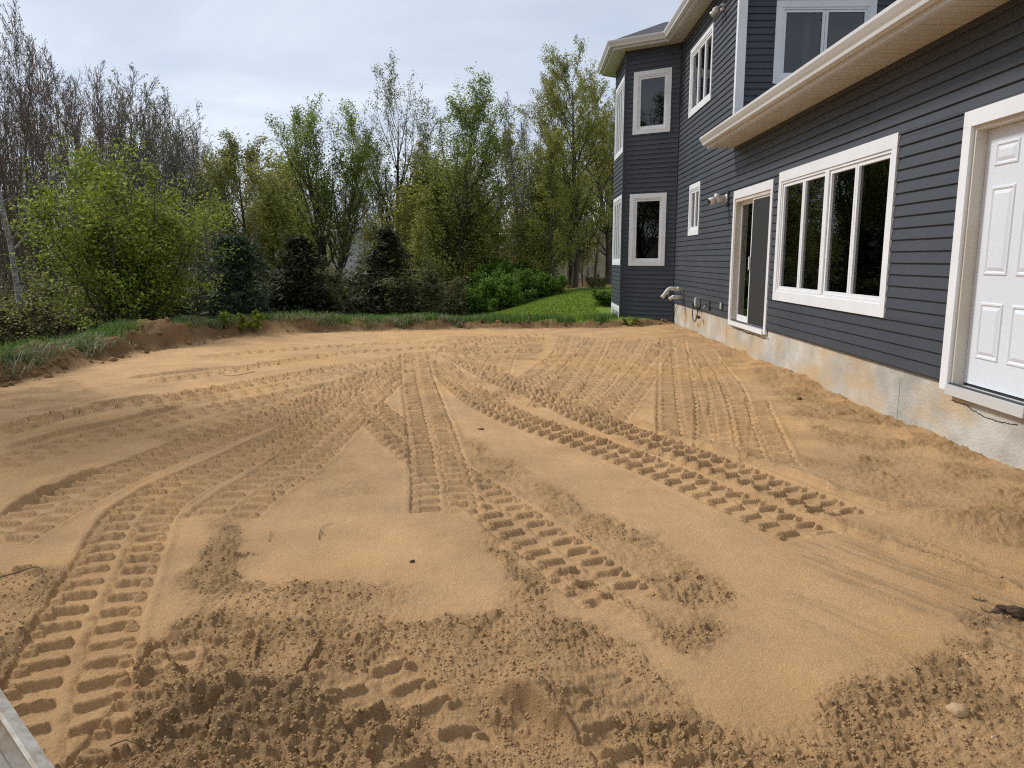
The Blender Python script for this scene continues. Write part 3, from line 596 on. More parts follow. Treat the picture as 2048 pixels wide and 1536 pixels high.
# sliding door
su0, su1, sz0, sz1 = fit(main, [(1550, 352), (1535, 665), (1471, 388), (1459, 645)])
main.holes.append((su0 + .01, su1 - .01, sz0 - .02, sz1 - .01)); sd = sub_empty('sliding_door'); sd['label'] = 'sliding patio door with dark insect screen'
for (a, b_, c, d) in [(su0, su0 + .09, sz0 - .02, sz1 - .13), (su1 - .09, su1, sz0 - .02, sz1 - .13), (su0, su1, sz1 - .129, sz1)]: hpart(MB().box((a, 0, c), (b_, .03, d), main), 'casing_board', 'white', sd)
a, b_, c, d = su0 + .09, su1 - .09, sz0 + .0, sz1 - .13
hpart(MB().box((a, -.14, c), (a + .035, .015, d), main).box((b_ - .035, -.14, c), (b_, .015, d), main).box((a + .035, -.14, d - .05), (b_ - .035, .015, d), main), 'door_frame', 'jamb', sd)
hpart(MB().box((a + .001, -.14, c - .03), (b_ - .001, .05, c + .03), main), 'door_sill', 'white', sd)
a += .035; b_ -= .035; c += .03; d -= .05; mid = (a + b_) / 2
def framed(l0, l1, w_, q0, q1, m_, parent, name, botw=None):
    bw = botw or w_; mb = MB().box((l0, q0, c), (l0 + w_, q1, d), main).box((l1 - w_, q0, c), (l1, q1, d), main).box((l0 + w_, q0, d - w_), (l1 - w_, q1, d), main).box((l0 + w_, q0, c), (l1 - w_, q1, c + bw), main)
    return hpart(mb, name, m_, parent)
framed(mid - .03, b_, .055, -.10, -.07, 'white', sd, 'glass_panel_frame', .11); hpart(MB().box((mid + .025, -.087, c + .11), (b_ - .055, -.083, d - .055), main), 'pane', 'glass', sd)
framed(a, mid + .03, .055, -.055, -.025, 'white', sd, 'sliding_panel_frame', .11); hpart(MB().box((a + .055, -.042, c + .11), (mid - .025, -.038, d - .055), main), 'pane', 'glass', sd)
framed(a + .004, mid + .02, .03, -.02, -.005, 'white', sd, 'screen_frame'); hpart(MB().box((a + .034, -.014, c + .03), (mid - .01, -.010, d - .03), main), 'screen', 'screen', sd)
hpart(MB().box((mid - .02, -.004, c + .85), (mid + .012, .022, c + 1.05), main), 'handle', 'white', sd)
mb = MB()
for i in range(8): u = mid + .08 + i * .095; mb.box((u, -.22, c), (u + .07, -.215, d), main)
hpart(mb, 'vertical_blind', 'blind', sd)
hpart(MB().box((a - .05, -.95, c - .05), (b_ + .05, -.93, d + .05), main).box((a - .05, -.93, c - .05), (a - .03, -.17, d + .05), main).box((b_ + .03, -.93, c - .05), (b_ + .05, -.17, d + .05), main).box((a - .03, -.93, d + .03), (b_ + .03, -.17, d + .05), main).box((a - .03, -.93, c - .05), (b_ + .03, -.17, c - .03), main), 'room', 'room', sd)
# white entrance door
du1 = (main.uz(1940, 225)[0] + main.uz(1885, 775)[0]) / 2; dz1 = main.uz(1940, 225)[1]; dz0 = main.uz(1885, 775)[1]; du0 = du1 - 1.18
main.holes.append((du0 + .01, du1 - .01, dz0 - .0, dz1 - .01)); dr = sub_empty('entrance_door'); dr['label'] = 'white six-panel door with wide white casing'
for (a, b_, c, d) in [(du0, du0 + .105, dz0, dz1 - .12), (du1 - .105, du1, dz0, dz1 - .12), (du0, du1, dz1 - .119, dz1)]: hpart(MB().box((a, 0, c), (b_, .035, d), main), 'casing_board', 'white', dr)
a, b_, c, d = du0 + .105, du1 - .105, dz0 + .03, dz1 - .12
hpart(MB().box((a, -.15, c), (a + .03, .005, d), main).box((b_ - .03, -.15, c), (b_, .005, d), main).box((a + .03, -.15, d - .03), (b_ - .03, .005, d), main), 'door_jamb', 'jamb', dr)
hpart(MB().box((a + .0, -.15, c - .06), (b_ - .0, .045, c + .018), main), 'door_sill', 'alum', dr)
hpart(MB().box((a + .032, -.095, c + .019), (b_ - .032, -.085, c + .04), main), 'door_sweep', 'rubber', dr)
a += .033; b_ -= .033; c += .035; d -= .033; slab = hpart(MB().box((a, -.13, c), (b_, -.085, d), main), 'door_slab', 'door', dr)
DW = b_ - a; DH = d - c; st = .115; gap = .10; pw = (DW - 2 * st - gap) / 2
rows = [(.11, .335), (.44, .78), (.855, .945)]
for r0, r1 in rows:
    for k in (0, 1):
        l0 = a + st + k * (pw + gap); l1 = l0 + pw; z0, z1 = c + r0 * DH, c + r1 * DH
        def ring(i0, w0, i1, w1):
            V = [main(l0 + i0, w0, z0 + i0), main(l1 - i0, w0, z0 + i0), main(l1 - i0, w0, z1 - i0), main(l0 + i0, w0, z1 - i0), main(l0 + i1, w1, z0 + i1), main(l1 - i1, w1, z0 + i1), main(l1 - i1, w1, z1 - i1), main(l0 + i1, w1, z1 - i1)]
            return V
        mb = MB(); lev = [(0, -.0855), (.008, -.076), (.020, -.076), (.032, -.0845), (.06, -.0735)]
        for (i0, w0), (i1, w1) in zip(lev[:-1], lev[1:]): mb.add(ring(i0, w0, i1, w1), [(0, 1, 5, 4), (1, 2, 6, 5), (2, 3, 7, 6), (3, 0, 4, 7)])
        i0, w0 = lev[-1]; mb.add(ring(i0, w0, i0, w0)[:4], [(0, 1, 2, 3)]); hpart(mb, 'door_panel', 'door', dr)
# cladding and corner trim
clad(main, 'long_wall'); clad(upper, 'upper_wall'); clad(bay, 'bay_angled_wall'); clad(bayf, 'bay_side_wall'); clad(facade, 'gable_wall')
hpart(MB().box((0, -.16, -.6), (1.335, .02, 6.22), bayb), 'bay_back_wall', 'siding')
def cornerbox(x, y, s, z0, z1, m='corner'): return hpart(MB().box((x - s, y - s, z0), (x + s, y + s, z1)), 'corner_post', m)
cornerbox(XW - .012, 17.585, .028, .05, 6.2); cornerbox(bc[0] - .002, bc[1] + .004, .036, -.2, 6.2)
for w, u0, u1 in [(main, 13.0, 17.55), (bay, .04, 1.29), (bayf, .04, 2.0)]: hpart(MB().box((u0, .004, 6.08), (u1, .024, 6.19), w), 'frieze_board', 'corner')
hpart(MB().box((0.0, .0, .500), (17.55, .012, .5149), main), 'starter_strip', 'corner')
# foundation with patchy ledge, form seams and cracks
fnd = hpart(MB().box((0, -.25, -.6), (17.6, -.012, .499), main), 'foundation', 'concrete')
for k, (u, a, b_) in enumerate([(6.9, .02, .40), (12.95, .05, .48)]):
    hpart(MB().box((u - .0015, -.0115, a), (u + .0015, -.0105, b_), main), 'form_seam', 'crack', fnd)
def crack(P, wid):
    mb = MB(); V = []
    for i, (u, z) in enumerate(P): k = wid * (.4 + .9 * random.random()); V += [main(u, -.0085, z - k), main(u, -.0085, z + k), main(u, -.0115, z - k), main(u, -.0115, z + k)]
    F = []
    for i in range(len(P) - 1): q = 4 * i; F += [(q, q + 4, q + 5, q + 1), (q, q + 2, q + 6, q + 4), (q + 1, q + 5, q + 7, q + 3)]
    mb.add(V, F); return hpart(mb, 'crack', 'crack', fnd)
def wander(p0, p1, k, amp):
    w_ = np.cumsum(rng.normal(0, 1, k + 1)); w_ -= np.linspace(w_[0], w_[-1], k + 1); w_ *= 1 / (np.abs(w_).max() + 1e-6)
    return [(p0[0] + (p1[0] - p0[0]) * i / k, p0[1] + (p1[1] - p0[1]) * i / k + amp * w_[i]) for i in range(k + 1)]
A = main.uz(1900, 800); B = main.uz(2032, 850); crack(wander(A, B, 60, .035), .0035)
A = main.uz(1470, 656); B = main.uz(1536, 678); crack(wander(A, B, 30, .025), .0045)
# ---- eaves: sweep a profile along an offset polyline
def offset(path, o):                            # offset to the left of travel with mitred corners
    P = [np.array(p, float) for p in path]; r_ = []
    for i, p in enumerate(P):
        ds = []
        if i > 0: ds.append((p - P[i - 1]) / np.hypot(*(p - P[i - 1])))
        if i < len(P) - 1: ds.append((P[i + 1] - p) / np.hypot(*(P[i + 1] - p)))
        ns = [np.array([-d[1], d[0]]) for d in ds]
        if len(ns) == 1: r_.append(p + ns[0] * o)
        else: m_ = ns[0] + ns[1]; m_ /= np.hypot(*m_); r_.append(p + m_ * o / m_.dot(ns[0]))
    return r_
def sweep(path, prof, name, m_, parent=None, closed=True):
    rings = [offset(path, a) for a, _ in prof]; k = len(prof); mb = MB(); V = []
    for i in range(len(path)): V += [(rings[j][i][0], rings[j][i][1], prof[j][1]) for j in range(k)]
    F = []
    for i in range(len(path) - 1):
        for j in range(k if closed else k - 1): F.append((i * k + j, i * k + (j + 1) % k, (i + 1) * k + (j + 1) % k, (i + 1) * k + j))
    if closed: F += [tuple(range(k))[::-1], tuple((len(path) - 1) * k + j for j in range(k))]
    return hpart(mb.add(V, F), name, m_, parent)
def gutter_prof(o, z, hgt=.125):                # ogee-fronted gutter, outside to the left
    return [(o, z), (o, z - hgt), (o + .075, z - hgt), (o + .082, z - hgt + .03), (o + .10, z - hgt + .055), (o + .125, z - .03), (o + .128, z), (o + .120, z + .004), (o + .115, z - .008), (o + .09, z - hgt + .06), (o + .07, z - hgt + .012), (o + .006, z - hgt + .012), (o + .006, z)]
def soffit(path, o, z, step, parent_name):
    p = sub_empty(parent_name); outer = offset(path, o - .002); inner = offset(path, .004)
    for i in range(len(path) - 1):
        L = np.hypot(*(np.array(path[i + 1]) - np.array(path[i]))); k = max(1, int(L / step))
        for j in range(k):
            g = .035
            t0, t1 = (j + g) / k, (j + 1 - g) / k
            a0 = inner[i] + (inner[i + 1] - inner[i]) * t0; a1 = inner[i] + (inner[i + 1] - inner[i]) * t1; b0 = outer[i] + (outer[i + 1] - outer[i]) * t0; b1 = outer[i] + (outer[i + 1] - outer[i]) * t1
            V = [(q[0], q[1], zz_) for zz_ in (z, z + .012) for q in (a0, b0, b1, a1)]
            hpart(MB().add(V, [(3, 2, 1, 0), (4, 5, 6, 7), (0, 1, 5, 4), (1, 2, 6, 5), (2, 3, 7, 6), (3, 0, 4, 7)]), 'soffit_board', 'soffit', p)
    V = []
    for i in range(len(path)): V += [(inner[i][0], inner[i][1], z + .014), (outer[i][0], outer[i][1], z + .014)]
    hpart(MB().add(V, [(2 * i, 2 * i + 2, 2 * i + 3, 2 * i + 1) for i in range(len(path) - 1)]), 'soffit_backing', 'soffit', p)
LOW = [(XW, -1.0), (XW, 12.95)]
soffit(LOW, .43, 3.315, .14, 'low_soffit'); sweep(LOW, [(.40, 3.30), (.452, 3.30), (.452, 3.33), (.455, 3.47), (.43, 3.47), (.43, 3.33)], 'low_fascia', 'almond'); sweep(LOW, gutter_prof(.456, 3.475), 'low_gutter', 'almond')
hpart(MB().add([(XW, 12.951, 3.31), (XW - .455, 12.951, 3.31), (XW - .455, 12.951, 3.475), (XW, 12.951, 3.60)], [(0, 1, 2, 3)]), 'eave_return', 'almond')
hpart(MB().add([(XW - .5, -1, 3.485), (XW - .5, 12.97, 3.485), (XW + 4.6, 12.97, 4.75), (XW + 4.6, -1, 4.75), (XW - .5, -1, 3.475), (XW - .5, 12.97, 3.475), (XW + 4.6, 12.97, 4.72), (XW + 4.6, -1, 4.72)], [(0, 3, 2, 1), (4, 5, 6, 7), (0, 1, 5, 4), (1, 2, 6, 5), (2, 3, 7, 6), (3, 0, 4, 7)]), 'low_roof', 'shingle')
be = bayb(1.335, 0, 0)
UP = [(XW + 4.6, 13.0), (XW, 13.0), (XW, 17.6), (bc[0], bc[1]), (bf[0], bf[1]), (be[0], be[1]), (be[0], be[1] + 2)]
soffit(UP, .33, 6.205, .14, 'upper_soffit'); sweep(UP, [(.30, 6.19), (.352, 6.19), (.352, 6.22), (.355, 6.36), (.33, 6.36), (.33, 6.22)], 'upper_fascia', 'almond'); sweep(UP, gutter_prof(.356, 6.365), 'upper_gutter', 'almond')
ro = offset(UP, .40); ri = offset(UP[:5] + UP[5:], -.9); V = []
for p_, q_ in zip(ro, ri): V += [(p_[0], p_[1], 6.375), (q_[0], q_[1], 6.375 + 1.3 * .46), (p_[0], p_[1], 6.365)]
hpart(MB().add(V, [f for i in range(len(UP) - 1) for f in ((3 * i, 3 * i + 3, 3 * i + 4, 3 * i + 1), (3 * i, 3 * i + 2, 3 * i + 5, 3 * i + 3))]), 'upper_roof', 'shingle')
# downspout on the corner, elbow at its head
dsx = XW + .02
ds = hpart(MB().box((dsx - .075, 12.86, 3.42), (dsx + .065, 12.955, 6.02)), 'downspout', 'white')
hpart(MB().prism([(-.07, 0), (.06, 0), (.06, .09), (-.07, .09)], lambda a, b_: (dsx + a, 12.865 + b_, 6.0), lambda a, b_: (dsx + a - .30, 12.68 + b_, 6.25)), 'elbow', 'white', ds)
# fixtures
def arc_path(P): return P
fl = sub_empty('floodlight'); p = onwall(1449, 14, (XW, 0), (-1, 0))
hpart(MB().box((XW - .06, p[1] - .05, p[2] - .05), (XW, p[1] + .05, p[2] + .05)), 'bracket', 'white', fl)
for dy_ in (-.10, .10):
    c_ = np.array([XW - .07, p[1] + dy_ * .5, p[2]]); e_ = np.array([XW - .20, p[1] + dy_ * 1.2, p[2] - .10]); ax = (e_ - c_)
    hpart(MB().tube([c_, c_ + ax * .35, c_ + ax * .5, c_ + ax * .9, c_ + ax], [.022, .024, .045, .055, .05], 12), 'lamp_head', 'pvc', fl, True)
def pipe(P, r_, name, parent=None, m_='pvc', sides=12): return hpart(MB().tube(P, r_, sides), name, m_, parent, True)
def bend(P, rad=.07, k=5):                      # round the corners of a path
    P = [np.array(p, float) for p in P]; o = [P[0]]
    for i in range(1, len(P) - 1):
        a = P[i] + (P[i - 1] - P[i]) / np.linalg.norm(P[i - 1] - P[i]) * rad; b_ = P[i] + (P[i + 1] - P[i]) / np.linalg.norm(P[i + 1] - P[i]) * rad
        for j in range(k + 1): t = j / k; o.append((1 - t) ** 2 * a + 2 * t * (1 - t) * P[i] + t * t * b_)
    return o + [P[-1]]
p = onwall(1457, 397, (XW, 0), (-1, 0)); vt = sub_empty('wall_vent')
hpart(MB().box((XW - .035, p[1] - .10, p[2] - .12), (XW - .018, p[1] + .10, p[2] + .12)), 'mounting_plate', 'corner', vt)
c_ = np.array([XW - .03, p[1], p[2]])
pipe([c_, c_ + (-.02, 0, 0)], .075, 'flange', vt); pipe([c_ + (-.02, 0, 0), c_ + (-.24, -.02, -.03)], .052, 'pipe', vt); pipe([c_ + (-.17, -.01, -.015), c_ + (-.16, -.01, .075)], .05, 'tee', vt)
pipe([c_ + (-.20, -.016, -.025), c_ + (-.30, -.03, -.055)], .06, 'hood', vt); pipe([c_ + (-.2985, -.0298, -.0545), c_ + (-.305, -.031, -.057)], .048, 'mouth', vt, 'rubber')
p = onwall(1368, 579, (XW, 0), (-1, 0)); ex = sub_empty('exhaust_pipe'); ex['label'] = 'white plastic exhaust pipe with drooping elbow'; c_ = np.array([XW, p[1], p[2]])
pipe(bend([c_, c_ + (-.33, 0, .03), c_ + (-.42, -.02, -.10), c_ + (-.47, -.02, -.17)], .07), .038, 'pipe', ex); pipe([c_ + (-.10, 0, .009), c_ + (-.16, 0, .0145)], .045, 'coupling', ex); pipe([c_ + (-.44, -.02, -.125), c_ + (-.475, -.02, -.175)], .046, 'outlet', ex)
c2 = c_ + (0, .30, -.02); pipe(bend([c2, c2 + (-.30, 0, .02), c2 + (-.30, -.01, -.10)], .06), .032, 'branch_pipe', ex)
p = onwall(1367, 595, (XW, 0), (-1, 0)); inl = sub_empty('intake_pipe'); inl['label'] = 'short white plastic intake pipe'; c_ = np.array([XW, p[1], p[2]])
pipe(bend([c_, c_ + (-.24, 0, .01), c_ + (-.31, 0, -.04)], .05), .038, 'pipe', inl); pipe([c_ + (-.19, 0, .008), c_ + (-.25, 0, .006)], .046, 'coupling', inl)
p = onwall(1401, 604, (XW, 0), (-1, 0)); ob = sub_empty('outlet_box'); Y_, Z_ = p[1], p[2]
hpart(MB().box((XW - .10, Y_ - .055, Z_ - .09), (XW - .018, Y_ + .055, Z_ + .09)), 'housing', 'greymetal', ob); hpart(MB().box((XW - .113, Y_ - .045, Z_ - .07), (XW - .101, Y_ + .045, Z_ + .08)), 'cover', 'alum', ob)
loop = [(XW - .06, Y_ + .02, Z_ - .09)] + [(XW - .07, Y_ + .17 + .19 * math.sin(t), Z_ - .24 + .16 * math.cos(t)) for t in np.linspace(-.5, 4.6, 22)]
hpart(MB().tube(loop, .011, 6), 'cable_loop', 'cable', ob, True); hpart(MB().tube(bend([(XW - .06, Y_ - .03, Z_ - .09), (XW - .07, Y_ - .06, Z_ - .2), (XW - .08, Y_ - .2, Z_ - .28)], .04), .009, 6), 'plug_lead', 'rubber', ob, True)
hpart(MB().box((XW - .10, Y_ - .26, Z_ - .31), (XW - .05, Y_ - .2, Z_ - .26)), 'plug', 'rubber', ob); hpart(MB().tube(bend([(XW - .09, Y_ + .05, Z_ - .02), (XW - .12, Y_ + .18, Z_ - .05), (XW - .05, Y_ + .32, Z_ - .14)], .04), .014, 6), 'short_lead', 'rubber', ob, True)
p = onwall(1421, 612, (XW, 0), (-1, 0)); fa = sub_empty('garden_tap'); c_ = np.array([XW - .018, p[1], p[2]])
hpart(MB().box((XW - .03, p[1] - .05, p[2] - .08), (XW - .018, p[1] + .05, p[2] + .08)), 'mounting_plate', 'corner', fa); pipe([c_, c_ + (-.09, 0, 0), c_ + (-.12, 0, -.05)], .014, 'spout', fa, 'greymetal'); pipe([c_ + (-.07, -.035, .03), c_ + (-.07, .035, .03)], .016, 'handle', fa, 'darkclod')
p = onwall(1446, 612, (XW, 0), (-1, 0)); c_ = np.array([XW - .018, p[1], p[2]]); cv = sub_empty('cover_plate')
hpart(MB().box((XW - .028, p[1] - .05, p[2] - .08), (XW - .018, p[1] + .05, p[2] + .08)), 'mounting_plate', 'corner', cv); hpart(MB().box((XW - .05, p[1] - .03, p[2] - .05), (XW - .029, p[1] + .03, p[2] + .055)), 'cover', 'alum', cv)
wq = [(XW - .01, main.uz(1357, 603)[0], .5)] + [(XW - .02, main.uz(1352, 620)[0], .33), (XW - .02, main.uz(1350, 635)[0], .15), (XW - .06, main.uz(1355, 650)[0], .0)]
hpart(MB().tube(wq, .006, 5), 'ground_wire', 'cable')

# ================================================================== TREES, SHRUBS, GRASS
def unit(v): return v / (np.linalg.norm(v) + 1e-9)
class Tree:
    def __init__(s, seed): s.r = np.random.default_rng(seed); s.paths = []; s.tips = []
    def grow(s, p, d, L, r0, level, o):
        k = o['segs'][level]; P = [p.copy()]; Rr = [r0]; d = unit(d); step = L / k
        for i in range(k):
            d = unit(d + s.r.normal(0, o['wob'][level], 3) + np.array([0, 0, o['up'][level]])); p = p + d * step; P.append(p.copy()); Rr.append(max(r0 * (1 - (i + 1) / k) ** o.get('tap', .8), o['rmin']))
        s.paths.append((P, Rr, o['sides'][level], level))
        last = level == len(o['n']) 
        if last or level >= o.get('leaf_from', 9):
            for i in range(1, k + 1): s.tips.append(P[i])
        if last: return
        n = o['n'][level]; f0 = o['start'][level]
        for j in range(n):
            t = f0 + (1 - f0) * (j + s.r.random()) / n; i = min(int(t * k), k - 1); q = P[i] + (P[i + 1] - P[i]) * (t * k - i); dd = unit(P[i + 1] - P[i])
            a = s.r.random() * 2 * math.pi; e1 = unit(np.cross(dd, [.3, .5, .81])); e2 = np.cross(dd, e1); th = R(o['ang'][level]) * (.7 + .6 * s.r.random()) 
            if level == 0: th *= 1.15 - .5 * t
            nd = dd * math.cos(th) + (e1 * math.cos(a) + e2 * math.sin(a)) * math.sin(th)
            shape = (1 - .72 * ((t - f0) / (1 - f0 + 1e-6))) if level == 0 else (1 - .5 * t)
            if level == 0 and o.get('round'): shape = .35 + .65 * math.sin(math.pi * min(1, .25 + .7 * (t - f0) / (1 - f0)))
            rr_ = Rr[i] * (.45 if level == 0 else .55)
            s.grow(q, nd, L * o['len'][level] * shape * (.7 + .6 * s.r.random()), max(rr_, o['rmin']), level + 1, o)
    def wood(s, name):
        mb = MB()
        for P, Rr, sides, lv in s.paths: mb.tube(P, Rr, sides, False)
        me = bpy.data.meshes.new(name); me.from_pydata(mb.v, [], mb.f); me.polygons.foreach_set('use_smooth', [True] * len(me.polygons)); return me
def leaf_quads(C, n, spread, size, r, flat=.5, elong=1.5, zs=1.0):
    C = np.repeat(np.asarray(C, float), n, 0); C = C + r.normal(0, spread, C.shape) * np.array([1, 1, zs]); k = len(C)
    nrm = r.normal(0, 1, (k, 3)); nrm[:, 2] = np.abs(nrm[:, 2]) + flat; nrm /= np.linalg.norm(nrm, axis=1)[:, None]
    a = r.normal(0, 1, (k, 3)); a -= nrm * (a * nrm).sum(1)[:, None]; a /= np.linalg.norm(a, axis=1)[:, None]; b_ = np.cross(nrm, a)
    sz = size * (.6 + .8 * r.random(k))[:, None]
    V = np.stack([C - a * sz * elong * .5, C + b_ * sz * .42 + a * sz * .05, C + a * sz * elong * .5, C - b_ * sz * .42 + a * sz * .05], 1).reshape(-1, 3)
    return V, np.arange(4 * k).reshape(k, 4)
PRE = {  # proportions of the kinds of tree
 'leafy':  dict(segs=(12, 6, 4, 2), wob=(.05, .12, .16, .2), up=(.05, .10, .06, .02), sides=(7, 4, 3, 3), n=(24, 7, 4), start=(.28, .25, .2), len=(.34, .42, .45), ang=(50, 38, 40), rmin=.009, leaf_from=2),
 'vase':   dict(segs=(12, 7, 4, 2), wob=(.05, .10, .14, .2), up=(.05, .16, .10, .04), sides=(7, 4, 3, 3), n=(20, 8, 4), start=(.22, .2, .2), len=(.46, .38, .42), ang=(36, 30, 34), rmin=.009, leaf_from=2),
 'bare':   dict(segs=(12, 6, 4, 2), wob=(.04, .10, .14, .2), up=(.05, .14, .10, .05), sides=(6, 4, 3, 3), n=(26, 8, 5), start=(.2, .2, .15), len=(.36, .42, .5), ang=(38, 34, 36), rmin=.009, leaf_from=3),
 'sapling': dict(segs=(9, 5, 3), wob=(.06, .12, .18), up=(.05, .12, .06), sides=(5, 3, 3), n=(22, 7), start=(.15, .2), len=(.32, .4), ang=(36, 36), rmin=.005, leaf_from=2),
 'shrub':  dict(segs=(7, 5, 3), wob=(.10, .16, .2), up=(.05, .04, .02), sides=(5, 3, 3), n=(10, 6), start=(.2, .2), len=(.5, .45), ang=(45, 42), rmin=.005, leaf_from=1),
}
CACHE = {}
def tree_mesh(key, kind, seed, H, r0, leaders, leafn, lspread, lsize, bmat, lmat, **ov):
    if key in CACHE: return CACHE[key]
    o = dict(PRE[kind]); o.update(ov); t = Tree(seed)
    for (ox, oy, lx, ly, hf, rf) in leaders: t.grow(np.array([ox, oy, -.3]), np.array([lx, ly, 1.0]), H * hf, r0 * rf, 0, o)
    w = t.wood(key + '_trunk'); w.materials.append(M[bmat]); c = None
    if leafn > 0:
        tips = np.array(t.tips); 
        if leafn < 1: tips = tips[t.r.random(len(tips)) < leafn]
        V, F = leaf_quads(tips, max(1, int(leafn)), lspread, lsize, t.r); c = np_mesh(key + '_crown', V, F); c.materials.append(M[lmat])
    zs = np.sort(np.array([q[2] for P, _, _, _ in t.paths for q in P])); H = float(zs[int(.997 * len(zs))])
    CACHE[key] = (w, c, H); return CACHE[key]
def put_tree(name, key, x, y, label, cat='tree', group=None, rot=0, sc=1.0, scz=None, dz=0):
    w, c, H = CACHE[key]; e_ = empty(name, (x, y, landz(x, y) + dz)); e_.rotation_euler = (0, 0, rot); e_.scale = (sc, sc, scz or sc); tag(e_, label, cat, group)
    o = bpy.data.objects.new('trunk', w); COL.objects.link(o); o.parent = e_
    if c: o = bpy.data.objects.new('crown', c); COL.objects.link(o); o.parent = e_
    return e_
def px_tree(name, key, px, ytop, Y, label, cat='tree', group=None, rot=0, wide=1.0, dz=0):
    p = at_depth(px, 518, Y); w, c, H = CACHE[key]; z = landz(p[0], Y) + dz; top = at_depth(px, ytop, Y)[2]; k = (top - z) / H
    return put_tree(name, key, p[0], Y, label, cat, group, rot, k * wide, k, dz)
one = [(0, 0, 0, 0, 1, 1)]
# ---- the trees that stand out
tree_mesh('t_multi', 'vase', 11, 14, .30, [(0, 0, .01, .02, 1, 1), (.28, .1, .06, -.02, .97, .85), (-.26, .05, -.05, .04, .92, .8), (.1, -.2, .10, .02, .85, .7)], 5, .17, .09, 'bark_dark', 'leaf_green', n=(15, 7, 4), start=(.34, .2, .2), len=(.36, .40, .42), round=True)
tree_mesh('t_fork', 'vase', 12, 15, .26, [(0, 0, -.20, 0, .80, .8), (.15, 0, -.03, .03, 1, 1), (.2, .1, .05, -.03, .85, .7)], 4, .14, .08, 'bark_dark', 'leaf_pale', n=(16, 7, 4), start=(.34, .2, .2), len=(.36, .40, .42), round=True)
tree_mesh('t_round', 'leafy', 13, 14, .30, [(0, 0, 0, 0, 1, 1)], 7, .16, .095, 'bark_dark', 'leaf_green', n=(34, 8, 4), start=(.22, .22, .2), len=(.40, .42, .45), ang=(44, 38, 40), round=True)
tree_mesh('t_big', 'leafy', 14, 17, .34, [(0, 0, 0, 0, 1, 1), (.5, .2, .05, 0, .93, .8)], 7, .17, .095, 'bark_dark', 'leaf_olive', n=(30, 8, 4), start=(.16, .22, .2), len=(.32, .42, .45), round=True)
tree_mesh('t_slim', 'leafy', 15, 12, .14, one, 7, .17, .09, 'bark_dark', 'leaf_olive', n=(24, 7, 4), start=(.25, .2, .2), len=(.30, .42, .45), round=True)
tree_mesh('t_bareTop', 'bare', 16, 13, .15, [(0, 0, -.05, 0, 1, 1), (.1, 0, .08, 0, .85, .7)], .5, .08, .07, 'bark_grey', 'bud_tan', n=(16, 6, 4), start=(.4, .2, .2))
tree_mesh('t_birch', 'bare', 17, 15, .17, one, .35, .06, .07, 'bark_birch', 'leaf_pale', n=(20, 6, 4), start=(.3, .2, .2), len=(.28, .42, .45), ang=(58, 40, 38))
tree_mesh('t_red', 'bare', 18, 12, .11, one, .35, .07, .06, 'bark_brown', 'bud_red', n=(28, 9, 5), len=(.34, .42, .5), round=True)
tree_mesh('t_red2', 'bare', 19, 12, .11, [(0, 0, .03, 0, 1, 1), (.15, .1, -.10, .05, .9, .8)], .3, .07, .06, 'bark_brown', 'bud_red', n=(20, 8, 5), len=(.34, .42, .5), round=True)
tree_mesh('t_tan', 'bare', 20, 12, .12, [(0, 0, 0, 0, 1, 1), (.2, 0, .14, 0, .92, .8), (-.2, .1, -.14, 0, .9, .8)], .6, .09, .075, 'bark_grey', 'leaf_pale', n=(16, 8, 5), start=(.15, .2, .15), len=(.36, .42, .5), round=True)
tree_mesh('s_thin', 'sapling', 21, 8, .055, one, 1, .08, .08, 'bark_brown', 'bud_tan')
tree_mesh('s_thin2', 'sapling', 22, 8, .06, [(0, 0, .05, 0, 1, 1), (.1, .1, -.1, .03, .8, .8)], 1, .12, .09, 'bark_brown', 'leaf_dull')
tree_mesh('s_green', 'sapling', 23, 7, .06, [(0, 0, .06, 0, 1, 1), (.1, 0, -.12, .05, .85, .8)], 6, .17, .085, 'bark_dark', 'leaf_olive', n=(24, 8), len=(.4, .42), ang=(50, 40))
fan = lambda k, lean, sd: [(.25 * math.cos(a), .25 * math.sin(a), lean * math.cos(a), lean * math.sin(a), .75 + .35 * ((i * 7 + sd) % 5) / 4, 1) for i, a in enumerate([2 * math.pi * j / k + .3 for j in range(k)])]
tree_mesh('b_spring', 'shrub', 31, 4.6, .045, fan(9, .30, 1) + fan(6, .12, 3) + fan(5, .45, 2)[:5], 6, .10, .062, 'bark_dark', 'leaf_shrub', n=(13, 6), len=(.36, .45), round=True)
tree_mesh('b_bright', 'shrub', 32, 2.3, .03, fan(8, .75, 1) + fan(5, .35, 2), 6, .09, .08, 'bark_dark', 'leaf_bright', n=(11, 6), len=(.5, .45))
tree_mesh('b_dull', 'shrub', 33, 2.4, .025, fan(9, .55, 2), 4, .10, .075, 'brush', 'leaf_dull', n=(10, 6))
tree_mesh('b_twiggy', 'shrub', 34, 2.6, .022, fan(9, .45, 1), .6, .08, .06, 'brush', 'leaf_olive', n=(12, 6))
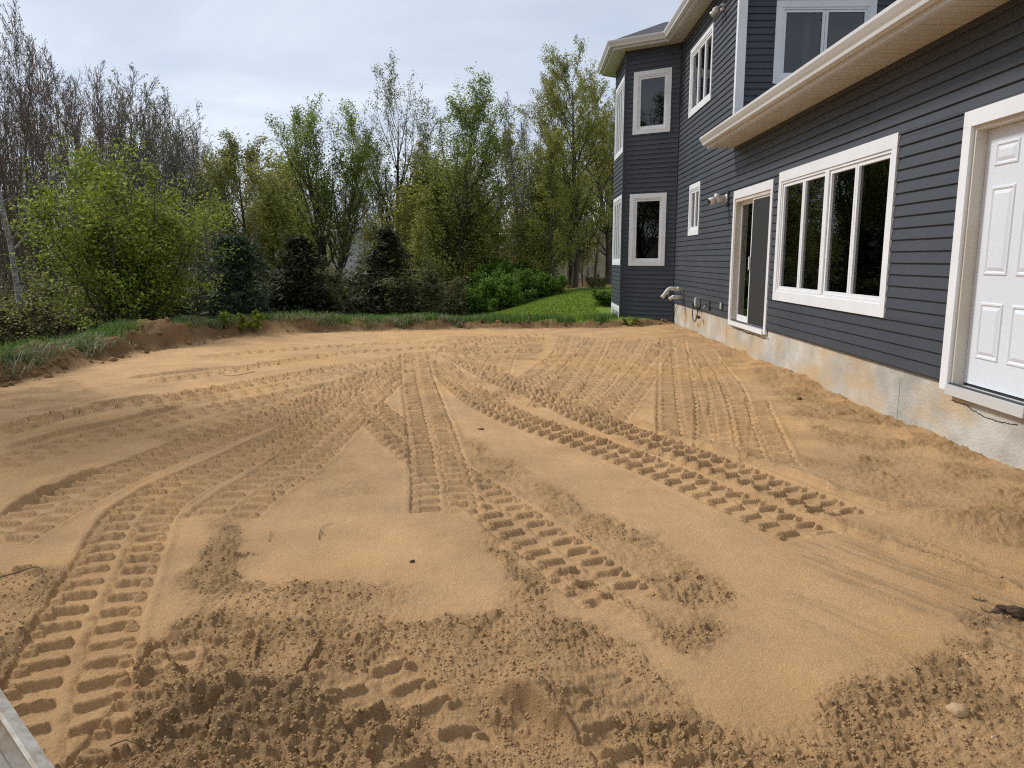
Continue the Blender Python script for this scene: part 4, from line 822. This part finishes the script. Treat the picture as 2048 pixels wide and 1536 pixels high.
def conifer(key, seed, H, rad, n_whorl, per, tuft, size, droop, bmat, lmat, spread=.09, power=1.0, n_leaf=3):
    t = Tree(seed); P = [np.array([0, 0, H * i / 10 - .2]) for i in range(11)]; t.paths.append((P, [.10 * H / 6 * (1 - i / 10.5) for i in range(11)], 6, 0)); tips = []
    for i in range(n_whorl):
        f = .04 + .95 * i / n_whorl; L0 = rad * (1 - f) ** power * (.85 + .3 * t.r.random()) + .12
        for j in range(per):
            a = t.r.random() * 6.28; L = L0 * (.6 + .55 * t.r.random()); p = np.array([0, 0, H * f]); q = [p]; k = 5
            for m_ in range(k): p = p + np.array([math.cos(a), math.sin(a), droop + .16 * m_ / k]) * L / k + t.r.normal(0, .02 * L, 3); q.append(p)
            t.paths.append((q, [.018, .014, .011, .008, .006, .004], 3, 1))
            for m_ in range(tuft): w_ = .25 + .78 * t.r.random(); ii = min(int(w_ * k), k - 1); tips.append(q[ii] + (q[ii + 1] - q[ii]) * (w_ * k - ii) + t.r.normal(0, .10 * L, 3) * np.array([1, 1, .35]))
    w = t.wood(key + '_trunk'); w.materials.append(M[bmat]); V, F = leaf_quads(np.array(tips), n_leaf, spread, size, t.r, .2, 3.2); c = np_mesh(key + '_crown', V, F); c.materials.append(M[lmat]); CACHE[key] = (w, c, H)
conifer('c_pine', 41, 5.0, 1.9, 22, 6, 11, .10, .08, 'bark_dark', 'needle_blue', .11, .55)
conifer('c_cedar', 42, 5.2, 1.75, 30, 6, 9, .085, .02, 'bark_dark', 'needle_dark', .09, .85)
# central row
px_tree('maple_tree', 't_multi', 655, 195, 37, 'dark many-stemmed tree with fresh green leaves in front of the white shed', rot=.4, wide=1.05)
px_tree('poplar_tree', 't_fork', 800, 130, 40, 'tall forked tree with airy pale leaves and leaning dark stems', rot=0, wide=.9)
px_tree('maple_tree', 't_round', 905, 145, 36, 'green rounded tree with single dark trunk left of the bright bushes', rot=1.1, wide=.95)
px_tree('maple_tree', 't_big', 1150, 108, 38, 'largest olive-green tree, standing behind the house bay', rot=2.0, wide=.95)
px_tree('maple_tree', 't_big', 1215, 150, 42, 'dense olive tree half hidden by the house bay', rot=.7, wide=.85)
px_tree('maple_tree', 't_slim', 1110, 255, 34, 'slim olive tree with dark trunk rising behind the bright bushes', rot=.3, wide=.95)
px_tree('ash_tree', 't_bareTop', 1040, 180, 42, 'bare-topped grey tree standing between two leafy green trees', rot=.2, wide=.9)
px_tree('maple_tree', 't_slim', 500, 268, 35, 'slim olive tree standing right of the bare brown wood', rot=2.4, wide=1.1)
px_tree('birch_tree', 't_birch', 28, -60, 21, 'tall pale-barked birch with bare branches at the wood edge', rot=.5, wide=.8)
# bare wood on the left
L1 = 'bare reddish-budded tree in the leafless brown wood'; G1 = 'leafless trees of the brown wood'
for i, (px, yt, Y, key) in enumerate([(60, 8, 30, 't_red2'), (110, 58, 31, 't_red'), (165, 100, 29, 't_red2'), (215, 128, 33, 't_red'), (150, 160, 38, 't_red2'), (95, 150, 36, 't_red'), (-20, -25, 30, 't_red'), (20, 90, 34, 't_red2'), (250, 150, 37, 't_red2'), (190, 190, 42, 't_red'), (-60, 70, 33, 't_red2'), (300, 190, 41, 't_red'), (60, 190, 44, 't_red'), (130, 230, 47, 't_red2'), (395, 250, 44, 't_red'), (440, 300, 42, 't_red2'), (-110, 60, 36, 't_red'), (350, 220, 46, 't_red2')]):
    px_tree('bare_tree', key, px, yt, Y, L1, 'tree', G1, rot=i * 1.7, wide=.72 + .1 * (i % 3))
for i, (px, yt, Y, w_) in enumerate([(300, 138, 33, .95), (345, 178, 36, .95), (395, 222, 35, .85), (255, 165, 39, .9), (420, 290, 37, .8)]):
    px_tree('budding_tree', 't_tan', px, yt, Y, 'grey many-stemmed tree with pale opening buds beside the brown wood', 'tree', 'grey budding trees', rot=i * 2.1, wide=w_)
rg = np.random.default_rng(77)
for i in range(46):                              # thin stems low in the brown wood
    px = -120 + 620 * rg.random(); Y = 22 + 20 * rg.random()
    px_tree('sapling', ['s_thin', 's_thin', 's_thin2'][i % 3], px, 330 + 170 * rg.random(), Y, 'thin bare brown sapling among the leafless trees', 'tree', 'saplings of the brown wood', rot=i * 1.3, wide=.6 + .4 * rg.random())
for i in range(29):                              # leafy understorey between the central trunks
    px = 430 + 800 * rg.random(); Y = 34 + 22 * rg.random()
    if 655 < px < 775: px += 130
    px_tree('understorey_tree', ['s_green', 's_green', 's_thin2', 's_green'][i % 4], px, 310 + 140 * rg.random(), Y, 'young olive-leaved tree of the understorey behind the bushes', 'tree', 'understorey trees', rot=i * 2.3, wide=.9 + .5 * rg.random())
for i, (px, yt, Y) in enumerate([(560, 330, 50), (600, 300, 55), (780, 300, 58), (860, 290, 54), (960, 270, 50), (1000, 250, 52), (1075, 230, 50), (470, 320, 52), (930, 330, 60), (1190, 230, 48), (1235, 240, 50), (540, 400, 62)]):
    px_tree('background_tree', ['t_tan', 't_slim', 't_bareTop', 't_slim'][i % 4], px, yt, Y, 'hazy half-leaved tree at the back of the wood', 'tree', 'trees at the back of the wood', rot=i * 1.1, wide=.9)
# the wood goes on to the left of the pad
for i, (x, y, key, k) in enumerate([(-14, 11, 't_round', .7), (-17, 7, 't_slim', .9), (-15, 3.5, 't_tan', .8), (-19, 1, 't_round', .75), (-22, 9, 't_big', .6), (-21, 5, 't_slim', 1), (-16, -2, 't_tan', .9), (-24, -1, 't_round', .8), (-20, -6, 't_slim', 1)]):
    put_tree('edge_tree', key, x, y, 'tree of the wood reflected in the bay window glass', 'tree', 'trees beside the sand', i * 1.3, k)
# evergreens
px_tree('pine_tree', 'c_pine', 462, 470, 22.5, 'bushy blue-green pine beside the bare wood', rot=.3, wide=1.3)
px_tree('cedar_tree', 'c_cedar', 775, 455, 27, 'dark pointed cedar right of the white shed', rot=.9, wide=1.4)
px_tree('cedar_tree', 'c_cedar', 598, 470, 27.5, 'dark broad cedar left of the many-stemmed tree', rot=2.0, wide=1.5)
px_tree('cedar_tree', 'c_cedar', 640, 578, 27, 'low dark cedar at the foot of the many-stemmed tree', rot=.1, wide=1.9)
# shrubs
p = at_depth(245, 518, 16.5); put_tree('spring_shrub', 'b_spring', p[0], 16.5, 'big round shrub with fresh yellow-green leaves behind the earth bank', 'shrub', None, .8, .86, .80)
for i, (px, yt, Y, w_, lb) in enumerate([(1000, 548, 30, 1.15, 'bright green bush, lowest of the clump on the lawn'), (1045, 540, 32, 1.15, 'bright green bush in the middle of the clump on the lawn'), (1105, 552, 32, 1.05, 'bright green bush nearest the house bay'), (1030, 518, 35, 1.2, 'tall bright green bush at the back of the clump')]):
    px_tree('bright_bush', 'b_bright', px, yt, Y, lb, 'bush', 'bright green bushes on the lawn', rot=i * 1.9, wide=w_)
px_tree('bright_bush', 'b_bright', 962, 568, 29, 'small bright green bush at the left end of the clump', 'bush', 'bright green bushes on the lawn', rot=5, wide=1.1)
p = at_depth(1195, 600, 24.5); put_tree('low_bush', 'b_bright', 2.6, 23.5, 'low leafy weed bush beside the house bay', 'bush', None, 1.2, .34, .22)
for i in range(40):
    px = -60 + 1280 * (i + .5 * rg.random()) / 40; Y = (19 + 5 * rg.random()) if px < 420 else 25 + 8 * rg.random()
    if 900 < px < 1180: Y = 35 + 4 * rg.random()
    if abs(px - 462) < 70 or abs(px - 775) < 60 or abs(px - 610) < 60: Y = 29 + 3 * rg.random()
    if 60 < px < 410: Y = 25 + 4 * rg.random()
    key = ['b_dull', 'b_twiggy', 'b_twiggy', 'b_dull'][i % 4] if px > 400 else ['b_twiggy', 'b_twiggy', 'b_dull'][i % 3]
    px_tree('undergrowth_bush', key, px, 540 + 45 * rg.random(), Y, 'dull twiggy bush in the undergrowth along the wood edge', 'bush', 'undergrowth bushes', rot=i * 1.7, wide=1.1 + .6 * rg.random())
for i, (px, yt, Y) in enumerate([(735, 380, 48), (748, 430, 40), (560, 440, 29), (520, 420, 30), (830, 420, 31), (860, 470, 29), (430, 430, 26)]):
    px_tree('slender_sapling', ['s_thin2', 's_green', 's_thin2'][i % 3], px, yt, Y, 'slender half-leaved sapling among the dark evergreens', 'tree', 'saplings among the evergreens', rot=i * 2.9, wide=.7)
# ---- far wood on the rising ground: one mass
rg = np.random.default_rng(5); VV = []; FF = []; off = 0
t = Tree(90); o = dict(segs=(6, 3, 2), wob=(.05, .14, .2), up=(.05, .1, .05), sides=(3, 3, 3), n=(16, 4), start=(.2, .2), len=(.36, .45), ang=(40, 40), rmin=.02)
t.grow(np.zeros(3), np.array([0, 0, 1.]), 11, .13, 0, o); base = MB()
for P, Rr, sd, lv in t.paths: base.tube(P, Rr, 3, False)
BV = np.array(base.v); BF = np.array(base.f); lv_, lf_ = leaf_quads(np.array(t.tips), 1, .25, .17, t.r)
LV = []; LF = []; lo = 0
for i in range(190):
    px = -350 + 1750 * rg.random(); Y = 58 + 50 * rg.random(); Y = max(Y, 84) if 640 < px < 790 else Y; p = at_depth(px, 518, Y); z = landz(p[0], Y); a = rg.random() * 6.28; k = .7 + .5 * rg.random(); ca, sa = math.cos(a) * k, math.sin(a) * k
    Rm = np.array([[ca, -sa, 0], [sa, ca, 0], [0, 0, k]]); VV.append(BV @ Rm.T + (p[0], Y, z - .2)); FF.append(BF + off); off += len(BV)
    LV.append(lv_ @ Rm.T + (p[0], Y, z - .2)); LF.append(lf_ + lo); lo += len(lv_)
fw = obj('distant_wood', np_mesh('distant_wood', np.concatenate(VV), np.concatenate(FF)), 'bark_grey', None, False, False); tag(fw, 'grey-brown mass of distant trees on the rising ground', 'wood', kind='stuff')
fl_ = obj('foliage', np_mesh('distant_foliage', np.concatenate(LV), np.concatenate(LF)), 'leaf_olive', fw, False, False); tag(fl_, kind='stuff')
# ---- white building among the trees
Yb = 72; pk = at_depth(722, 452, Yb); ea = at_depth(664, 494, Yb); hw_ = pk[0] - ea[0]; zb = landz(pk[0], Yb) - .3
sh = tag(empty('white_shed', (pk[0], Yb, zb)), 'white gabled building half hidden behind the trees', 'building')
def shp(mb, n_, m_):
    q = mb.build(n_, m_, None); q.parent = sh; from mathutils import Matrix; q.matrix_parent_inverse = Matrix.Translation(-sh.location); return q
gp = [(-hw_, zb), (hw_, zb), (hw_, ea[2]), (0, pk[2]), (-hw_, ea[2])]
shp(MB().prism(gp, lambda a, b_: (pk[0] + a, Yb, b_), lambda a, b_: (pk[0] + a, Yb + 9, b_)), 'wall', 'farwall')
for sg in (-1, 1): shp(MB().prism([(0, pk[2] + .02), (sg * (hw_ + .35), ea[2] - .24), (sg * (hw_ + .35), ea[2] - .05), (0, pk[2] + .22)], lambda a, b_: (pk[0] + a, Yb - .4, b_), lambda a, b_: (pk[0] + a, Yb + 9.4, b_)), 'roof', 'farroof'); shp(MB().prism([(0, pk[2] - .05), (sg * (hw_ + .36), ea[2] - .33), (sg * (hw_ + .36), ea[2] - .12), (0, pk[2] + .18)], lambda a, b_: (pk[0] + a, Yb - .46, b_), lambda a, b_: (pk[0] + a, Yb - .41, b_)), 'barge_board', 'farwall')
shp(MB().box((pk[0] - .6, Yb - .03, zb + 2.2), (pk[0] + .5, Yb + .02, zb + 3.3)), 'window', 'room')
# ---- grass
def blades(name, n, sampler, hgt, wid, m_, label, lean=.5):
    X, Y_ = sampler(n); k = len(X); Z = terrain(X, Y_); rg = np.random.default_rng(len(name) + n); a = rg.random(k) * 6.283; hh = hgt * (.45 + .9 * rg.random(k)); le = hh * lean * (.3 + 1.2 * rg.random(k)); w2 = wid * (.6 + .7 * rg.random(k)); b_ = rg.random(k) * 6.283
    dx_, dy_ = np.cos(a), np.sin(a); sx_, sy_ = np.cos(b_) * w2 / 2, np.sin(b_) * w2 / 2
    V = np.stack([np.stack([X - sx_, Y_ - sy_, Z - .03], 1), np.stack([X + sx_, Y_ + sy_, Z - .03], 1), np.stack([X + dx_ * le * .35 + sx_ * .8, Y_ + dy_ * le * .35 + sy_ * .8, Z + hh * .62], 1), np.stack([X + dx_ * le * .35 - sx_ * .8, Y_ + dy_ * le * .35 - sy_ * .8, Z + hh * .62], 1), np.stack([X + dx_ * le, Y_ + dy_ * le, Z + hh * (1 - .25 * lean)], 1)], 1).reshape(-1, 3)
    i0 = np.arange(k) * 5; F4 = np.stack([i0, i0 + 1, i0 + 2, i0 + 3], 1); F3 = np.stack([i0 + 3, i0 + 2, i0 + 4], 1)
    ob_ = obj(name, np_mesh(name, V, F4, F3), m_, None, False, False); tag(ob_, label, 'grass', kind='stuff'); return ob_
def along(dmin, dmax, xr, thresh, sc, sd):       # points in a band outside the pad edge, clumped
    def f(n):
        rg = np.random.default_rng(sd); X = np.empty(0); Yy = np.empty(0)
        while len(X) < n:
            x = rg.uniform(xr[0], xr[1], 60000); y = rg.uniform(6, 24, 60000); d = outside(x, y); cl_ = fbm(x / sc, y / sc, 3, sd); ok = (d > dmin + .25 * cl_) & (d < dmax) & (cl_ + .25 * rg.random(60000) > thresh) & ~((x > 2.2) & (y > 16.9)); X = np.concatenate([X, x[ok]]); Yy = np.concatenate([Yy, y[ok]])
        return X[:n], Yy[:n]
    return f
blades('tall_grass', 21000, along(.28, 1.7, (-10, 3.3), .02, .45, 501), .18, .013, 'blade', 'long green grass along the top of the earth bank')
blades('bank_grass', 6000, along(.10, .8, (-9, -1), .18, .3, 503), .20, .012, 'blade_dry', 'pale matted grass hanging over the earth bank', 1.3)
blades('rough_grass', 14000, along(1.5, 6, (-12, -3), -.2, .8, 505), .22, .02, 'blade', 'rough grass between the bank and the wood')
def lawn_pts(n):
    rg = np.random.default_rng(9); x = rg.uniform(-4.5, 6, n * 4); y = 16.5 + 17 * rg.random(n * 4) ** 1.3; d = outside(x, y); ok = (d > .9) & (x > -4.6 + .9 * fbm(x / 2, y / 2, 2, 3) + .04 * (y - 20)) & ~((x > 2.1) & (y > 16.8) & (y < 23)); return x[ok][:n], y[ok][:n]
blades('lawn_grass', 40000, lawn_pts, .07, .022, 'lawnblade', 'mown green lawn sloping up towards the house', .9)
# weeds on the bank
tree_mesh('w_weed', 'shrub', 61, .55, .006, fan(7, .35, 1), 5, .03, .05, 'bark_dark', 'leaf_shrub', n=(6, 2), len=(.3, .4), rmin=.002)
for i, (px, py, k, lb) in enumerate([(478, 672, .85, 'leafy weed on the bank in front of the pine'), (1262, 654, .45, 'grass tuft weed at the foot of the house bay'), (335, 690, .6, 'weed beside the heap of turned soil'), (570, 318, 0, '')]):
    if k: x, y = ground(px, py); put_tree('weed', 'w_weed', x, y + .3, lb, 'weed', None, i, k, k)

# ================================================================== SMALL THINGS
def lump(name, n1, seed, sc, m_, x, y, label, cat, sink=.25, group=None, amp=1.0):
    import bmesh
    bm = bmesh.new(); bmesh.ops.create_icosphere(bm, subdivisions=n1, radius=1); rg = np.random.default_rng(seed); o3 = rg.random(3) * 9
    for v in bm.verts:
        c = v.co; k = 1 + amp * .28 * math.sin(2.3 * c.x + o3[0]) * math.cos(2.7 * c.y + o3[1]) + amp * .12 * math.sin(6 * c.z + 5 * c.x + o3[2]) + .05 * math.sin(11 * c.y + 9 * c.z)
        v.co = Vector((c.x * k * sc[0], c.y * k * sc[1], c.z * k * sc[2]))
    me = bpy.data.meshes.new(name); bm.to_mesh(me); bm.free(); o = obj(name, me, m_, None, True, False); o.location = (x, y, padz(x, y) + sc[2] * (1 - 2 * sink)); tag(o, label, cat, group); return o
x, y = ground(2020, 1226); lump('dirt_clod', 4, 3, (.055, .035, .03), 'darkclod', x, y, 'dark brown clod of earth by the grey soil', 'clod')
x, y = ground(1914, 1430); lump('stone', 3, 5, (.034, .03, .024), 'stone', x, y, 'rounded tan stone half buried in loose sand', 'stone', .4, None, .35)
x, y = ground(1597, 803); lump('dirt_clod', 3, 8, (.028, .022, .018), 'bank', x, y, 'small brown clod on the bank below the long wall', 'clod')
x, y = ground(1425, 674); lump('dirt_clod', 3, 9, (.10, .08, .10), 'clod', x - .05, y, 'sandy clod leaning against the foundation', 'clod', .3)
x, y = ground(824, 1124); lump('dirt_clod', 3, 12, (.011, .011, .008), 'darkclod', x, y, 'tiny dark crumb alone on the smooth sand patch', 'clod')
x, y = ground(962, 857); lump('dirt_clod', 3, 13, (.028, .014, .010), 'bank', x, y, 'flat brown crumb beside the crossing tracks', 'clod')
def twig(P, r_, label, group=None, side=None):
    Q = []; 
    for px, py, up in P: gx_, gy_ = ground(px, py); Q.append((gx_, gy_, padz(gx_, gy_) + up))
    r_ *= .62; e_ = empty('twig', Q[0]); tag(e_, label, 'twig', group); k = len(Q); D = densify(np.array([q[:2] for q in Q]), .03); zz_ = np.interp(np.linspace(0, 1, len(D)), np.linspace(0, 1, k), [q[2] for q in Q])
    a = np.array(Q[0]); mb = MB().tube([(d_[0] - a[0], d_[1] - a[1], z_ - a[2]) for d_, z_ in zip(D, zz_)], [r_ * (1 - .7 * i / len(D)) for i in range(len(D))], 5); mb.build('stem', 'brush', e_, True)
    for (t0, ex, ey, up) in (side or []):
        i = int(t0 * (len(D) - 1)); gx_, gy_ = ground(ex, ey); b0 = np.array([D[i][0], D[i][1], zz_[i]]) - a; b1 = np.array([gx_, gy_, padz(gx_, gy_) + up]) - a; MB().tube([b0, (b0 + b1) / 2 + (0, 0, .008), b1], [r_ * .7, r_ * .5, r_ * .2], 4).build('branch', 'brush', e_, True)
twig([(543, 988, .006), (560, 970, .02), (575, 958, .012), (590, 950, .006)], .005, 'forked dark twig on smooth sand at the end of the tracks', None, [(.3, 570, 992, .006), (.6, 585, 965, .02)])
twig([(638, 1078, .005), (645, 1055, .012), (668, 1046, .006)], .004, 'thin curved twig lying on the smooth sand patch', None, [(.5, 650, 1072, .004)])
twig([(510, 745, .006), (470, 752, .008), (445, 752, .005)], .007, 'dark stick lying along the far tracks', None)
twig([(538, 1082, .004), (542, 1068, .012), (541, 1060, .004)], .003, 'short twig standing out of the sand beside the smooth patch')
twig([(1945, 1195, .004), (1960, 1201, .006), (1975, 1200, .004)], .006, 'black twig beside the dark clod', None, [(.5, 1958, 1190, .015)])
twig([(1962, 1214, .004), (1970, 1222, .008), (1982, 1224, .004)], .006, 'black forked twig among the grey soil')
twig([(0, 1158, .02), (40, 1150, .03), (75, 1142, .02), (88, 1160, .02), (90, 1185, .015), (70, 1208, .01)], .006, 'long bent root lying on the churned sand')
twig([(222, 1505, .02), (255, 1508, .03), (300, 1510, .02)], .005, 'pale root sticking out of the dark churned soil')
# loose crumbs and pebbles: uncountable, one mesh each
def scatter(name, n, zone, smin, smax, m_, label, seed, need=.45, big=False, band=None):
    rg = np.random.default_rng(seed); import bmesh
    bm = bmesh.new(); bmesh.ops.create_icosphere(bm, subdivisions=1, radius=1) if big else bmesh.ops.create_cone(bm, cap_ends=True, cap_tris=True, segments=4, radius1=1, radius2=.55, depth=1.4); bmesh.ops.triangulate(bm, faces=bm.faces); bv = np.array([v.co for v in bm.verts]); bf = np.array([[v.index for v in f.verts] for f in bm.faces]); bm.free()
    i = rg.integers(0, int(nr * zone), n * 30); j = rg.integers(30, na - 30, n * 30); DD = d_out.reshape(nr, na)[i, j]; ok = ((_RG[i, j] > need) if band is None else ((DD > band[0]) & (DD < band[1]))) & (np.abs(gx.reshape(nr, na)[i, j]) < 9) & (gx.reshape(nr, na)[i, j] < XW - .05); i, j = i[ok][:n], j[ok][:n]
    cx, cy, cz = gx.reshape(nr, na)[i, j], gy.reshape(nr, na)[i, j], _GH[i, j]; k = len(cx); s_ = smin + (smax - smin) * rg.random(k) ** 3
    A = rg.random((k, 3)) * .7 + .65; J = 1 + .45 * (rg.random((k, len(bv))) - .5); th = rg.random(k) * 6.28
    V = bv[None] * A[:, None] * J[..., None] * s_[:, None, None]; c_, sn = np.cos(th)[:, None], np.sin(th)[:, None]
    V = np.stack([V[..., 0] * c_ - V[..., 1] * sn + cx[:, None], V[..., 0] * sn + V[..., 1] * c_ + cy[:, None], V[..., 2] * .8 + cz[:, None] + s_[:, None] * .25], -1).reshape(-1, 3)
    F = (bf[None] + (np.arange(k) * len(bv))[:, None, None]).reshape(-1, 3); o = obj(name, np_mesh(name, V, None, F), m_, None, False, False); tag(o, label, 'sand', kind='stuff'); return o
scatter('loose_crumbs', 20000, .5, .0025, .0085, 'clod', 'loose crumbs of sand over the churned foreground', 71, .5)
scatter('pale_pebbles', 260, .6, .002, .0065, 'pebble', 'pale pebbles in the churned sand', 72, .3)
scatter('bank_clods', 900, 1.0, .015, .06, 'bank', 'lumps of brown earth tumbled along the bank', 73, 0, True, (-.12, .55))
# ---- steel bucket edge at the lower left
A = CAM + ray(-30, 1350) * 1.62; B = CAM + ray(112, 1560) * 1.42; dA = unit(A - B); top = A + dA * .25; bot = B - dA * .45
left = np.array([-.75, -.1, -.42]); left = unit(left - dA * left.dot(dA)); nrm = unit(np.cross(left, dA)); nrm = nrm if nrm[2] > 0 else -nrm
bk = tag(empty('loader_bucket', tuple(bot)), 'grey steel bucket edge with worn bright rim and dried mud', 'bucket'); O = np.array(bot)
Lr = np.linalg.norm(top - bot)
def FR(a, b_, c): return tuple(dA * a + left * b_ + nrm * c)
MB().box((0, .022, -.012), (Lr, .62, 0), FR).build('side_plate', 'steel', bk)
MB().prism([(0, -.02), (.010, .006), (.018, .008), (.021, 0), (.021, -.02)], lambda b_, c: FR(0, b_, c), lambda b_, c: FR(Lr, b_, c)).build('rim', 'steel_rim', bk)
MB().box((.1, .05, .0005), (Lr - .05, .075, .006), FR).build('stiffener', 'steel', bk)
MB().prism([(.60, -.012), (.66, -.012), (.80, -.35), (.74, -.35)], lambda b_, c: FR(0, b_, c), lambda b_, c: FR(Lr, b_, c)).build('back_plate', 'steel', bk)
lw = np.array([-.03, -.004, 0]); t0, b0 = top + lw - nrm * .03, bot + lw - nrm * .03       # side wall standing on the ground
V = [tuple(np.array(q) - O) for q in (b0, t0, (t0[0], t0[1], -.02), (b0[0], b0[1], -.02))]; V += [(v[0] - .02, v[1] - .003, v[2]) for v in V]
MB().add(V, [(0, 1, 2, 3), (7, 6, 5, 4), (0, 4, 5, 1), (1, 5, 6, 2), (2, 6, 7, 3), (3, 7, 4, 0)]).build('side_wall', 'steel', bk)
